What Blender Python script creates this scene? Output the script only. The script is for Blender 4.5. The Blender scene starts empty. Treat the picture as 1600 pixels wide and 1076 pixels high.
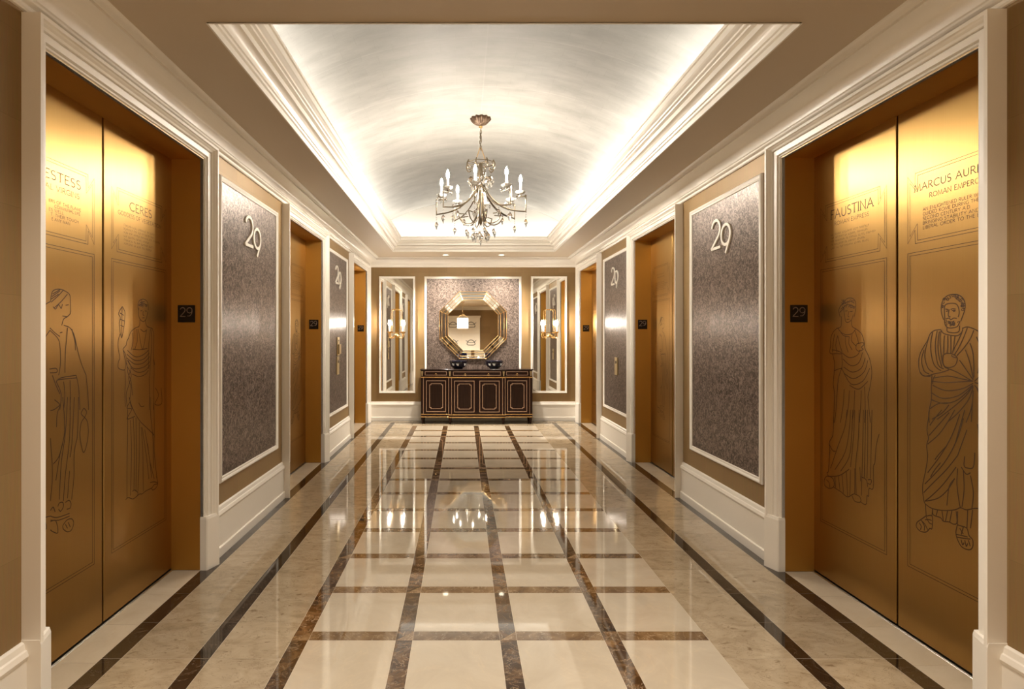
import bpy, bmesh, math, random
from mathutils import Vector, Matrix
random.seed(7)
PI = math.pi
scene = bpy.context.scene
C = scene.collection

# ------------------------------------------------------------------ camera
# one-point perspective; metres; x right, y along the corridor, z up
CAMX, CAMZ, FPX = -0.171, 1.38, 877.0
VPX, VPY = 723.0, 526.0
cam_d = bpy.data.cameras.new('camera')
cam = bpy.data.objects.new('camera', cam_d); C.objects.link(cam)
cam.location = (CAMX, 0, CAMZ); cam.rotation_euler = (PI/2, 0, 0)
cam_d.sensor_fit = 'HORIZONTAL'; cam_d.sensor_width = 36.0
cam_d.lens = FPX/1600*36.0
cam_d.shift_x = (800-VPX)/1600; cam_d.shift_y = -(538-VPY)/1600
cam_d.clip_start = 0.02; cam_d.clip_end = 100
scene.camera = cam

# ------------------------------------------------------------------ world, lights, exposure
w = bpy.data.worlds.new('world'); scene.world = w; w.use_nodes = True
w.node_tree.nodes['Background'].inputs[0].default_value = (1, 0.85, 0.66, 1)
w.node_tree.nodes['Background'].inputs[1].default_value = 0.02
scene.view_settings.view_transform = 'Standard'
scene.view_settings.look = 'None'
scene.view_settings.gamma = 1
scene.view_settings.use_curve_mapping = False
scene.view_settings.exposure = 2.18
try:
    scene.cycles.use_denoising = True
    scene.cycles.max_bounces = 7
    scene.cycles.diffuse_bounces = 4
    scene.cycles.glossy_bounces = 4
    scene.cycles.transmission_bounces = 5
    scene.cycles.use_adaptive_sampling = True
    scene.cycles.adaptive_threshold = 0.02
    scene.cycles.caustics_reflective = False
    scene.cycles.caustics_refractive = False
    scene.cycles.sample_clamp_indirect = 6
except Exception:
    pass

WARM = (1.0, 0.90, 0.77)
COVE = (1.0, 0.95, 0.87)
COVE_W, CHAND_L, SCONCE_L, DOWN_W, LOBBY_FILL_W = 5.8, 420.0, 260.0, 85.0, 110.0

def light(name, kind, loc, energy, color=WARM, rot=(0, 0, 0), **kw):
    d = bpy.data.lights.new(name, kind); d.energy = energy; d.color = color
    for k, v in kw.items(): setattr(d, k, v)
    o = bpy.data.objects.new(name, d); C.objects.link(o)
    o.location = loc; o.rotation_euler = rot
    return o
# LED tape lying in the cove behind the tray moulding, shining up on the vault
TX, TY0, TY1 = 1.22, 2.304, 8.475           # tray opening: half width, near and far edge
ZC = 2.67                                   # flat soffit height
cy = (TY0+TY1)/2
for s in (-1, 1):
    light('cove_led', 'AREA', (s*1.262, cy, 2.872), COVE_W*2.25, COVE, (PI, s*0.12, 0), shape='RECTANGLE', size=0.06, size_y=TY1-TY0)
light('cove_led', 'AREA', (0, TY1+0.0, 2.885), COVE_W, COVE, (PI, 0, 0), shape='RECTANGLE', size=2.4, size_y=0.06)
light('cove_led', 'AREA', (0, TY0-0.0, 2.885), COVE_W, COVE, (PI, 0, 0), shape='RECTANGLE', size=2.4, size_y=0.06)

# ------------------------------------------------------------------ materials
M = {}
def mat(name, col=(0.5, 0.5, 0.5), rough=0.5, metal=0.0, **kw):
    m = bpy.data.materials.new(name); m.use_nodes = True
    b = m.node_tree.nodes['Principled BSDF']
    b.inputs['Base Color'].default_value = (*col, 1)
    b.inputs['Roughness'].default_value = rough
    b.inputs['Metallic'].default_value = metal
    for k, v in kw.items():
        i = b.inputs[k.replace('_', ' ')]
        i.default_value = (*v, 1) if isinstance(v, tuple) and len(v) == 3 else v
    M[name] = m
    return m, m.node_tree.nodes, m.node_tree.links, b
def ramp(n, stops):
    r = n.new('ShaderNodeValToRGB'); e = r.color_ramp.elements
    e[0].position, e[0].color = stops[0][0], (*stops[0][1], 1)
    e[1].position, e[1].color = stops[-1][0], (*stops[-1][1], 1)
    for p, c in stops[1:-1]:
        x = e.new(p); x.color = (*c, 1)
    return r
def noise(n, l, vec, scale, detail=4, rough=0.55, dist=0.0):
    t = n.new('ShaderNodeTexNoise'); t.inputs['Scale'].default_value = scale
    t.inputs['Detail'].default_value = detail; t.inputs['Roughness'].default_value = rough
    t.inputs['Distortion'].default_value = dist
    if vec is not None: l.new(vec, t.inputs['Vector'])
    return t
def coords(n, l, kind='Object', scale=(1, 1, 1), rnd=False):
    tc = n.new('ShaderNodeTexCoord'); mp = n.new('ShaderNodeMapping')
    mp.inputs['Scale'].default_value = scale
    l.new(tc.outputs[kind], mp.inputs['Vector'])
    if rnd:
        oi = n.new('ShaderNodeObjectInfo'); ml = n.new('ShaderNodeVectorMath'); ml.operation = 'SCALE'
        ml.inputs[0].default_value = (37.0, 91.0, 53.0); l.new(oi.outputs['Random'], ml.inputs['Scale'])
        l.new(ml.outputs[0], mp.inputs['Location'])
    return mp.outputs[0]
def mixc(n, l, a, b, fac, blend='MIX'):
    x = n.new('ShaderNodeMix'); x.data_type = 'RGBA'; x.blend_type = blend
    for sock, v in ((x.inputs[6], a), (x.inputs[7], b), (x.inputs[0], fac)):
        if hasattr(v, 'links'): l.new(v, sock)
        else: sock.default_value = (*v, 1) if isinstance(v, tuple) else v
    return x.outputs[2]
def bump(n, l, b, h, strength=0.2, dist=0.01):
    x = n.new('ShaderNodeBump'); x.inputs['Strength'].default_value = strength; x.inputs['Distance'].default_value = dist
    l.new(h, x.inputs['Height']); l.new(x.outputs[0], b.inputs['Normal'])

mat('paint', (0.86, 0.81, 0.73), 0.38)
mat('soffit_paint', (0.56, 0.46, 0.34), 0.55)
mat('vault_end_pale', (0.36, 0.34, 0.305), 0.6)  # vault ends, one even tone paler than the silver leaf
mat('plate_black', (0.008, 0.005, 0.005), 0.25)
mat('plate_digit', (0.24, 0.165, 0.12), 0.5)
mat('numeral', (0.80, 0.75, 0.66), 0.35, 0.15)
mat('gold', (0.83, 0.55, 0.24), 0.25, 1.0)
mat('inlay', (0.72, 0.50, 0.36), 0.35, 0.75)
mat('champagne', (0.15, 0.118, 0.080), 0.3, 1.0)
mat('bronze_canopy', (0.050, 0.026, 0.011), 0.42, 0.5)
mat('candle', (0.80, 0.77, 0.70), 0.5)
mat('mirror', (0.86, 0.85, 0.80), 0.015, 1.0)
mat('mirror_bevel', (0.88, 0.85, 0.78), 0.04, 1.0)
mat('crystal', (0.96, 0.95, 0.93), 0.02, 0.0, Transmission_Weight=1.0, IOR=1.5, Specular_IOR_Level=0.9)
mat('frosted', (0.88, 0.86, 0.80), 0.15, 0.0, Transmission_Weight=0.4)
mat('sill_metal', (0.50, 0.47, 0.43), 0.3, 1.0)
mat('call_brass', (0.66, 0.55, 0.32), 0.3, 1.0)
mat('call_dark', (0.10, 0.08, 0.05), 0.4)
mat('bowl_black', (0.006, 0.007, 0.018), 0.08)
mat('bowl_white', (0.75, 0.76, 0.74), 0.2)
mat('etch', (0.075, 0.038, 0.012), 0.48, 0.5)
mat('grout', (0.52, 0.44, 0.33), 0.6)
mat('gap_shade', (0.01, 0.006, 0.003), 0.7)
mat('art_ink', (0.05, 0.05, 0.05), 0.6)
mat('lamp_off', (0.9, 0.88, 0.84), 0.15, 0.0, Transmission_Weight=0.5)
for nm, col, st in (('chandelier_bulb', WARM, CHAND_L), ('sconce_bulb', WARM, SCONCE_L), ('lantern_lit', (1.0, 0.92, 0.78), 1.6), ('downlight_lit', (1.0, 0.88, 0.68), 0.5)):
    mat(nm, (0.9, 0.9, 0.88), 0.3, 0.0, Emission_Color=col, Emission_Strength=st)

# brushed bronze: grain runs vertically, so highlights spread sideways
def brushed(name, c0, c1, rough, aniso):
    m, n, l, b = mat(name, c0, rough, 1.0)
    v = coords(n, l, 'Object', (1, 160, 1.2)); t = noise(n, l, v, 3.0, 3, 0.5)
    v2 = coords(n, l, 'Object', (1, 2.0, 0.8)); t2 = noise(n, l, v2, 1.6, 3, 0.5)
    f = mixc(n, l, t.outputs['Fac'], t2.outputs['Fac'], 0.65)
    r = ramp(n, [(0.25, c0), (0.75, c1)]); l.new(f, r.inputs[0]); l.new(r.outputs[0], b.inputs['Base Color'])
    b.inputs['Anisotropic'].default_value = aniso
    tg = n.new('ShaderNodeTangent'); tg.direction_type = 'RADIAL'; tg.axis = 'Z'
    l.new(tg.outputs[0], b.inputs['Tangent'])
brushed('bronze', (0.365, 0.215, 0.066), (0.415, 0.250, 0.082), 0.35, 0.6)
brushed('bronze_jamb', (0.50, 0.275, 0.060), (0.56, 0.315, 0.075), 0.50, 0.3)

# gold-brown wall covering laid in large squares
def wallcover():
    m, n, l, b = mat('wallcover', (0.3, 0.2, 0.08), 0.5, 0.25)
    tc = n.new('ShaderNodeTexCoord')
    sp = n.new('ShaderNodeSeparateXYZ'); l.new(tc.outputs['Object'], sp.inputs[0])
    ad = n.new('ShaderNodeMath'); l.new(sp.outputs['X'], ad.inputs[0]); l.new(sp.outputs['Y'], ad.inputs[1])
    cb = n.new('ShaderNodeCombineXYZ'); l.new(ad.outputs[0], cb.inputs[0]); l.new(sp.outputs['Z'], cb.inputs[1])
    br = n.new('ShaderNodeTexBrick'); br.offset = 0; br.inputs['Scale'].default_value = 1
    br.inputs['Brick Width'].default_value = 0.305; br.inputs['Row Height'].default_value = 0.305
    br.inputs['Mortar Size'].default_value = 0.0015; br.inputs['Mortar Smooth'].default_value = 0.5
    br.inputs['Color1'].default_value = (0.275, 0.174, 0.072, 1); br.inputs['Color2'].default_value = (0.31, 0.20, 0.086, 1)
    br.inputs['Mortar'].default_value = (0.25, 0.165, 0.065, 1)
    l.new(cb.outputs[0], br.inputs['Vector'])
    v = coords(n, l, 'Object', (60, 60, 4)); t = noise(n, l, v, 2.0, 4)
    l.new(mixc(n, l, br.outputs['Color'], t.outputs['Color'], 0.18, 'SOFT_LIGHT'), b.inputs['Base Color'])
    bump(n, l, b, t.outputs['Fac'], 0.06, 0.005)
wallcover()

# damask wall fabric: pale scrolls on a grey-brown ground with a silky sheen
def fabric():
    m, n, l, b = mat('damask', (0.2, 0.16, 0.14), 0.38, 0.35)
    v = coords(n, l, 'Object', (1, 1, 0.85))
    d = noise(n, l, v, 7, 2); v2 = mixc(n, l, v, d.outputs['Color'], 0.09)
    wv = n.new('ShaderNodeTexVoronoi'); wv.feature = 'DISTANCE_TO_EDGE'; wv.inputs['Scale'].default_value = 24
    l.new(v2, wv.inputs['Vector'])
    sc = noise(n, l, v2, 46, 3, 0.6, 1.8)
    v3 = coords(n, l, 'Object', (130, 130, 50)); th = noise(n, l, v3, 2.2, 2)
    r1 = ramp(n, [(0.02, (0.17, 0.125, 0.098)), (0.10, (0.32, 0.25, 0.205)), (0.25, (0.21, 0.155, 0.122))]); l.new(wv.outputs['Distance'], r1.inputs[0])
    r2 = ramp(n, [(0.42, (0.040, 0.029, 0.025)), (0.5, (0.130, 0.099, 0.084)), (0.58, (0.31, 0.247, 0.213))]); l.new(sc.outputs['Fac'], r2.inputs[0])
    c = mixc(n, l, r1.outputs[0], r2.outputs[0], 0.82)
    c = mixc(n, l, c, th.outputs['Fac'], 0.35, 'OVERLAY')
    hs = n.new('ShaderNodeHueSaturation'); hs.inputs['Saturation'].default_value = 1.0; hs.inputs['Value'].default_value = 1.0
    l.new(c, hs.inputs['Color']); l.new(hs.outputs[0], b.inputs['Base Color'])
    bump(n, l, b, sc.outputs['Fac'], 0.08, 0.004)
    b.inputs['Anisotropic'].default_value = 0.8
    tg = n.new('ShaderNodeTangent'); tg.direction_type = 'RADIAL'; tg.axis = 'Z'; l.new(tg.outputs[0], b.inputs['Tangent'])
fabric()

# silver leaf laid in squares over the vault (object coords: x across, y along)
def silver():
    m, n, l, b = mat('silver_leaf', (0.75, 0.73, 0.69), 0.42, 0.0, Specular_IOR_Level=0.08)
    v = coords(n, l, 'Object', (1, 1, 1))
    br = n.new('ShaderNodeTexBrick'); br.offset = 0.5; br.inputs['Scale'].default_value = 1
    br.inputs['Brick Width'].default_value = 0.22; br.inputs['Row Height'].default_value = 0.11
    br.inputs['Mortar Size'].default_value = 0.003; br.inputs['Mortar Smooth'].default_value = 0.8
    br.inputs['Color1'].default_value = (0.172, 0.164, 0.148, 1); br.inputs['Color2'].default_value = (0.181, 0.173, 0.156, 1)
    br.inputs['Mortar'].default_value = (0.164, 0.156, 0.140, 1)
    l.new(v, br.inputs['Vector'])
    v2 = coords(n, l, 'Object', (1.2, 3.2, 1)); t = noise(n, l, v2, 2.0, 7, 0.65)
    r = ramp(n, [(0.3, (0.36, 0.36, 0.36)), (0.7, (0.64, 0.64, 0.64))]); l.new(t.outputs['Fac'], r.inputs[0])
    b2 = n.new('ShaderNodeTexBrick'); b2.offset = 0; b2.inputs['Scale'].default_value = 1
    b2.inputs['Brick Width'].default_value = 30.0; b2.inputs['Row Height'].default_value = 0.78
    b2.inputs['Mortar Size'].default_value = 0.007; b2.inputs['Mortar Smooth'].default_value = 0.9
    b2.inputs['Color1'].default_value = (0.49, 0.49, 0.49, 1); b2.inputs['Color2'].default_value = (0.53, 0.53, 0.53, 1); b2.inputs['Mortar'].default_value = (0.60, 0.60, 0.60, 1)
    l.new(v, b2.inputs['Vector'])
    c = mixc(n, l, br.outputs['Color'], r.outputs[0], 0.65, 'OVERLAY')
    l.new(mixc(n, l, c, b2.outputs['Color'], 0.9, 'OVERLAY'), b.inputs['Base Color'])
    mr = n.new('ShaderNodeMapRange'); mr.inputs[3].default_value = 0.45; mr.inputs[4].default_value = 0.65
    l.new(t.outputs['Fac'], mr.inputs[0]); l.new(mr.outputs[0], b.inputs['Roughness'])
    bump(n, l, b, t.outputs['Fac'], 0.05, 0.02)
silver()

# polished stone; every piece shifts its own veining
def stone(name, stops, scale, veins=None, rough=0.035, vary=0.12, spec=1.0, stretch=(1, 1, 1), dist=1.0, blotch=None):
    m, n, l, b = mat(name, stops[0][1], rough)
    b.inputs['Specular IOR Level'].default_value = spec
    v = coords(n, l, 'Object', stretch, rnd=True)
    t = noise(n, l, v, scale, 5, 0.62, dist)
    r = ramp(n, stops); l.new(t.outputs['Fac'], r.inputs[0]); c = r.outputs[0]
    if blotch:
        t3 = noise(n, l, v, blotch[0], 3, 0.5, 0.5); r3 = ramp(n, [(blotch[1], (0, 0, 0)), (blotch[2], (1, 1, 1))])
        l.new(t3.outputs['Fac'], r3.inputs[0]); c = mixc(n, l, c, blotch[3], r3.outputs[0])
    if veins:
        t2 = noise(n, l, v, veins[0], 6, 0.6, 2.5)
        r2 = ramp(n, [(0.5-veins[1], (0, 0, 0)), (0.5, (1, 1, 1)), (0.5+veins[1], (0, 0, 0))]); l.new(t2.outputs['Fac'], r2.inputs[0])
        ml = n.new('ShaderNodeMath'); ml.operation = 'MULTIPLY'; ml.inputs[1].default_value = veins[3]
        l.new(r2.outputs[0], ml.inputs[0]); c = mixc(n, l, c, veins[2], ml.outputs[0])
    oi = n.new('ShaderNodeObjectInfo'); mr = n.new('ShaderNodeMapRange')
    mr.inputs[3].default_value = 1-vary; mr.inputs[4].default_value = 1+vary
    l.new(oi.outputs['Random'], mr.inputs[0])
    hs = n.new('ShaderNodeHueSaturation'); l.new(mr.outputs[0], hs.inputs['Value']); l.new(c, hs.inputs['Color'])
    l.new(hs.outputs[0], b.inputs['Base Color'])
stone('cream_marble', [(0.3, (0.47, 0.395, 0.295)), (0.5, (0.51, 0.43, 0.325)), (0.7, (0.545, 0.465, 0.36))], 3.5, (2.2, 0.012, (0.64, 0.50, 0.34), 0.25), vary=0.03)
stone('beige_marble', [(0.25, (0.27, 0.20, 0.122)), (0.5, (0.38, 0.295, 0.193)), (0.75, (0.45, 0.36, 0.247))], 7.0, (5.0, 0.006, (0.15, 0.10, 0.055), 0.8), vary=0.09, stretch=(1, 1.5, 1), blotch=(18, 0.64, 0.74, (0.20, 0.135, 0.075)))
stone('threshold_marble', [(0.3, (0.54, 0.44, 0.315)), (0.7, (0.61, 0.51, 0.38))], 4.0, (3.0, 0.008, (0.55, 0.41, 0.26), 0.3), vary=0.03)
stone('brown_marble', [(0.30, (0.022, 0.010, 0.004)), (0.48, (0.065, 0.032, 0.013)), (0.70, (0.19, 0.105, 0.045))], 9.0, (6.0, 0.012, (0.45, 0.33, 0.21), 0.6), vary=0.4)
stone('brown_marble_pale', [(0.28, (0.085, 0.045, 0.019)), (0.5, (0.165, 0.098, 0.046)), (0.72, (0.27, 0.175, 0.092))], 8.0, (6.0, 0.012, (0.50, 0.38, 0.25), 0.6), vary=0.25)
stone('dark_marble', [(0.3, (0.014, 0.009, 0.005)), (0.7, (0.040, 0.024, 0.013))], 9.0, (5.0, 0.006, (0.30, 0.22, 0.15), 0.45), vary=0.2)

def wood(name, c0, c1, rough=0.36, scale=(40, 40, 1.6)):
    m, n, l, b = mat(name, c0, rough, 0.0, Specular_IOR_Level=0.25)
    v = coords(n, l, 'Object', scale); t = noise(n, l, v, 2.0, 6, 0.6, 0.6)
    r = ramp(n, [(0.3, c0), (0.7, c1)]); l.new(t.outputs['Fac'], r.inputs[0]); l.new(r.outputs[0], b.inputs['Base Color'])
wood('mahogany', (0.010, 0.0022, 0.0012), (0.026, 0.006, 0.003))
wood('rosewood', (0.006, 0.002, 0.001), (0.036, 0.013, 0.006), 0.34, (70, 70, 1.2))
wood('cabinet_top', (0.02, 0.012, 0.010), (0.045, 0.03, 0.026), 0.08, (10, 10, 10))

# ------------------------------------------------------------------ mesh helpers
class MB:
    def __init__(s): s.v = []; s.f = []
    def add(s, vs, fs):
        o = len(s.v); s.v += [tuple(p) for p in vs]; s.f += [tuple(i+o for i in f) for f in fs]
        return s
    def box(s, x0, x1, y0, y1, z0, z1, c=0.0):
        if c <= 0:
            vs = [(x, y, z) for z in (z0, z1) for y in (y0, y1) for x in (x0, x1)]
            return s.add(vs, [(0, 2, 3, 1), (4, 5, 7, 6), (0, 1, 5, 4), (2, 6, 7, 3), (0, 4, 6, 2), (1, 3, 7, 5)])
        bm = bmesh.new(); bmesh.ops.create_cube(bm, size=1)
        for v in bm.verts: v.co = Vector(((x0+x1)/2+v.co.x*(x1-x0), (y0+y1)/2+v.co.y*(y1-y0), (z0+z1)/2+v.co.z*(z1-z0)))
        bmesh.ops.bevel(bm, geom=list(bm.edges), offset=c, segments=1, affect='EDGES')
        bm.verts.index_update(); s.add([v.co[:] for v in bm.verts], [[v.index for v in f.verts] for f in bm.faces]); bm.free()
        return s
    def lathe(s, prof, seg=24, cx=0, cy=0, cz=0, fl=None):
        n = len(prof); vs = []
        for k in range(seg):
            a = 2*PI*k/seg
            for r, z in prof:
                rr = r*(1+fl(k)) if fl else r
                vs.append((cx+rr*math.cos(a), cy+rr*math.sin(a), cz+z))
        fs = []
        for k in range(seg):
            k2 = (k+1) % seg
            for i in range(n-1): fs.append((k*n+i, k2*n+i, k2*n+i+1, k*n+i+1))
        if prof[0][0] > 1e-5: fs.append(tuple(k*n for k in range(seg))[::-1])
        if prof[-1][0] > 1e-5: fs.append(tuple(k*n+n-1 for k in range(seg)))
        return s.add(vs, fs)
    def tube(s, pts, r, seg=8, closed=False):
        pts = [Vector(p) for p in pts]; n = len(pts); vs = []; prev = None
        rr = r if isinstance(r, (list, tuple)) else [r]*n
        for i, p in enumerate(pts):
            if closed: d = pts[(i+1) % n]-pts[i-1]
            else: d = pts[min(i+1, n-1)]-pts[max(i-1, 0)]
            d.normalize()
            if prev is None:
                a = Vector((0, 0, 1)) if abs(d.z) < 0.9 else Vector((1, 0, 0))
                u = d.cross(a).normalized()
            else: u = (prev-d*prev.dot(d)).normalized()
            prev = u; q = d.cross(u)
            for k in range(seg):
                t = 2*PI*(k+0.5)/seg; vs.append(p+(u*math.cos(t)+q*math.sin(t))*rr[i])
        fs = []
        for i in range(n if closed else n-1):
            j = (i+1) % n
            for k in range(seg): fs.append((i*seg+k, i*seg+(k+1) % seg, j*seg+(k+1) % seg, j*seg+k))
        if not closed: fs += [tuple(range(seg))[::-1], tuple(range((n-1)*seg, n*seg))]
        return s.add(vs, fs)
    def sweep_rect(s, prof, closed=True, fmap=None, legs=None):
        """prof: list of (d, t). fmap(i, d, t) gives corner i of the mitred path at offset d and height t."""
        n = len(prof); k = legs; vs = [fmap(i, d, t) for i in range(k) for d, t in prof]; fs = []
        for i in range(k if closed else k-1):
            j = (i+1) % k
            for a in range(n-1): fs.append((i*n+a, j*n+a, j*n+a+1, i*n+a+1))
        if not closed: fs += [tuple(range(n)), tuple(range((k-1)*n, k*n))[::-1]]
        return s.add(vs, fs)
    def ribbon(s, pts, wd, x0, x1, closed=False):
        """flat stroke in the local y-z plane, from depth x0 (back) to x1 (front)"""
        p = [Vector(q) for q in pts]; n = len(p)
        if n < 2: return s
        vs = []
        for i in range(n):
            a = p[i]-p[i-1] if (i > 0 or closed) else p[1]-p[0]
            b = p[(i+1) % n]-p[i] if (i < n-1 or closed) else a
            if a.length < 1e-9: a = b
            if b.length < 1e-9: b = a
            if a.length < 1e-9: a = b = Vector((1, 0))
            a = a.normalized(); b = b.normalized(); t = a+b
            t = t.normalized() if t.length > 0.3 else a
            m = Vector((-t.y, t.x)); k = wd/2/max(0.5, abs(m.dot(Vector((-a.y, a.x)))))
            for x in ((x0, x1) if x0 is not None else (x1,)):
                vs += [(x, p[i].x+m.x*k, p[i].y+m.y*k), (x, p[i].x-m.x*k, p[i].y-m.y*k)]
        fs = []; q = 4 if x0 is not None else 2
        for i in range(n if closed else n-1):
            A = i*q; B = ((i+1) % n)*q
            if q == 4: fs += [(A, A+1, B+1, B), (A+2, B+2, B+3, A+3), (A, B, B+2, A+2), (A+1, A+3, B+3, B+1)]
            else: fs.append((A, B, B+1, A+1))
        if q == 4 and not closed: fs += [(0, 2, 3, 1), ((n-1)*4, (n-1)*4+1, (n-1)*4+3, (n-1)*4+2)]
        return s.add(vs, fs)
    def mesh(s, name, m, smooth=False):
        me = bpy.data.meshes.new(name); me.from_pydata(s.v, [], s.f); me.update()
        bm = bmesh.new(); bm.from_mesh(me); bmesh.ops.recalc_face_normals(bm, faces=bm.faces); bm.to_mesh(me); bm.free()
        me.materials.append(M[m])
        if smooth:
            for p in me.polygons: p.use_smooth = True
            try: me.set_sharp_from_angle(angle=0.7)
            except Exception: pass
        return me
    def build(s, name, m, parent=None, smooth=False):
        return put(name, s.mesh(name, m, smooth), parent)
def put(name, me, parent=None, loc=None, rotz=0):
    o = bpy.data.objects.new(name, me); C.objects.link(o)
    if parent: o.parent = parent
    if loc: o.location = loc
    if rotz: o.rotation_euler = (0, 0, rotz)
    return o
def empty(name, loc=(0, 0, 0), rotz=0):
    o = bpy.data.objects.new(name, None); C.objects.link(o); o.empty_display_size = 0.1
    o.location = loc; o.rotation_euler = (0, 0, rotz)
    return o
def tag(o, label, cat, group=None):
    o['label'] = label; o['category'] = cat
    if group: o['group'] = group
    return o
def struct(o, label=None):
    o['kind'] = 'structure'
    if label: o['label'] = label
    return o
def smooth_path(pts, k=4, closed=False):
    n = len(pts)
    if n < 3: return list(pts)
    P = [Vector(p) for p in pts]; out = []
    for i in range(n if closed else n-1):
        p0 = P[i-1] if (i > 0 or closed) else P[0]; p1 = P[i]; p2 = P[(i+1) % n]
        p3 = P[(i+2) % n] if (i < n-2 or closed) else P[-1]
        for j in range(k):
            t = j/k
            out.append(0.5*((2*p1)+(p2-p0)*t+(2*p0-5*p1+4*p2-p3)*t*t+(3*p1-p0-3*p2+p3)*t**3))
    if not closed: out.append(P[-1])
    return out

WALLX = 1.72            # wall covering plane
YB = 9.27               # far wall
YF = -5.6               # wall behind the camera
LEFT_DOORS = (2.69, 5.525, 8.355); RIGHT_DOORS = (2.67, 5.535, 8.36)
OW, OH = 0.63, 2.43     # half opening, opening height
FACE = -0.175           # door face, measured out of the wall plane (local x)

# ------------------------------------------------------------------ floor
fl = MB().box(-2.2, 2.2, 0.24, YB+0.1, -0.06, -0.0007).mesh('floor', 'grout')
floor = struct(put('floor', fl), 'polished marble floor with cream grid, beige borders and dark inlaid lines')
MB().box(-2.2, 2.2, YF, 0.24, -0.06, -0.0005).build('stone_slab', 'beige_marble', floor)
G = 0.0022
_tile = {}
def tile(name, m, x0, x1, y0, y1):
    x0 += G/2; x1 -= G/2; y0 += G/2; y1 -= G/2
    key = (m, round(x1-x0, 4), round(y1-y0, 4))
    if key not in _tile:
        a, b = (x1-x0)/2, (y1-y0)/2
        _tile[key] = MB().box(-a, a, -b, b, -0.004, 0.0).mesh(name, m)
    return put(name, _tile[key], floor, ((x0+x1)/2, (y0+y1)/2, 0))
SP = 0.4725; SW = 0.0385
cols = [-0.9125+0.475*i for i in range(4)]; right_edge = 0.951
rows = [2.592+SP*k for k in range(-5, 13)]       # centres of the cross strips
field_end = 8.70
tri_a = MB().add([(-SW, -SW, -.004), (-SW, SW, -.004), (SW, SW, -.004), (-SW, -SW, 0), (-SW, SW, 0), (SW-.001, SW, 0)], [(0, 1, 2), (3, 5, 4), (0, 3, 4, 1), (1, 4, 5, 2), (2, 5, 3, 0)]).mesh('brown_corner', 'brown_marble')
tri_b = MB().add([(-SW, -SW, -.004), (SW, SW, -.004), (SW, -SW, -.004), (-SW+.001, -SW, 0), (SW, SW, 0), (SW, -SW, 0)], [(0, 1, 2), (3, 5, 4), (0, 3, 4, 1), (1, 4, 5, 2), (2, 5, 3, 0)]).mesh('brown_corner', 'brown_marble_pale')
for r, yc in enumerate(rows):
    y0 = yc+SW; y1 = rows[r+1]-SW if r+1 < len(rows) else field_end
    for c, xc in enumerate(cols):
        x1 = cols[c+1]-SW if c < 3 else right_edge
        tile('cream_tile', 'cream_marble', xc+SW, x1, y0, y1)
        tile('brown_strip', 'brown_marble', xc-SW, xc+SW, y0, y1)
        tile('brown_strip', 'brown_marble_pale', xc+SW, x1, yc-SW, yc+SW)
        put('brown_corner', tri_a, floor, (xc, yc, 0)); put('brown_corner', tri_b, floor, (xc, yc, 0))
L1a, L1b, L2a, L2b = 1.637, 1.722, 1.256, 1.330
YS0, YS1 = 8.975, 9.05      # inner dark line across the far end
joints = [2.409+0.305*j for j in range(-7, 22)]
for s in (-1, 1):
    def rng(a, b): return (min(s*a, s*b), max(s*a, s*b))
    fe = 0.951 if s > 0 else 0.951
    for j, y0 in enumerate(joints):
        last = j+1 == len(joints)
        y1 = joints[j+1] if not last else None
        tile('beige_tile', 'beige_marble', *rng(fe, L2a), y0, y1 or YS0)
        tile('dark_strip', 'dark_marble', *rng(L2a, L2b), y0, y1 or YS1)
        tile('beige_tile', 'beige_marble', *rng(L2b, L1a), y0, y1 or YS1)
        tile('dark_strip', 'dark_marble', *rng(L1a, L1b), y0, y1 or YB)
for k in range(6):
    a = -0.951+k*0.317
    tile('beige_tile', 'beige_marble', a, a+0.317, field_end, YS0)
for k in range(8):
    a = -1.256+k*0.314
    tile('dark_strip', 'dark_marble', a, a+0.314, YS0, YS1)
for k in range(10):
    a = -1.637+k*0.3274
    tile('beige_tile', 'beige_marble', a, a+0.3274, YS1, 9.20)
    tile('dark_strip', 'dark_marble', a, a+0.3274, 9.20, YB)
for s, yc in [(-1, y) for y in LEFT_DOORS]+[(1, y) for y in RIGHT_DOORS]:
    for k in range(4):
        a = yc-OW+k*OW/2
        tile('threshold_tile', 'threshold_marble', *sorted((s*1.722, s*1.888)), a, a+OW/2)

# ------------------------------------------------------------------ walls
def side_wall(name, s, doors):
    mb = MB(); X0, X1 = sorted((s*WALLX, s*(WALLX+0.35)))
    edges = [YF]+[e for d in doors for e in (d-OW-0.02, d+OW+0.02)]+[YB]
    for i in range(0, len(edges), 2): mb.box(X0, X1, edges[i], edges[i+1], 0, ZC)
    for d in doors: mb.box(X0, X1, d-OW-0.02, d+OW+0.02, OH+0.02, ZC)
    X2, X3 = sorted((s*(WALLX+0.30), s*(WALLX+0.35)))
    for d in doors: mb.box(X2, X3, d-OW-0.02, d+OW+0.02, 0, OH+0.02)
    return struct(mb.build(name, 'wallcover'))
struct(side_wall('wall_left', -1, LEFT_DOORS), 'left corridor wall in gold-brown covering'); struct(side_wall('wall_right', 1, RIGHT_DOORS), 'right corridor wall in gold-brown covering')
struct(MB().box(-2.1, 2.1, YB, YB+0.2, 0, ZC).build('wall_back', 'wallcover'), 'far end wall in gold-brown covering')
struct(MB().box(-2.1, 2.1, YF-0.2, YF, 0, ZC).build('wall_front', 'wallcover'), 'wall behind the camera')

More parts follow.
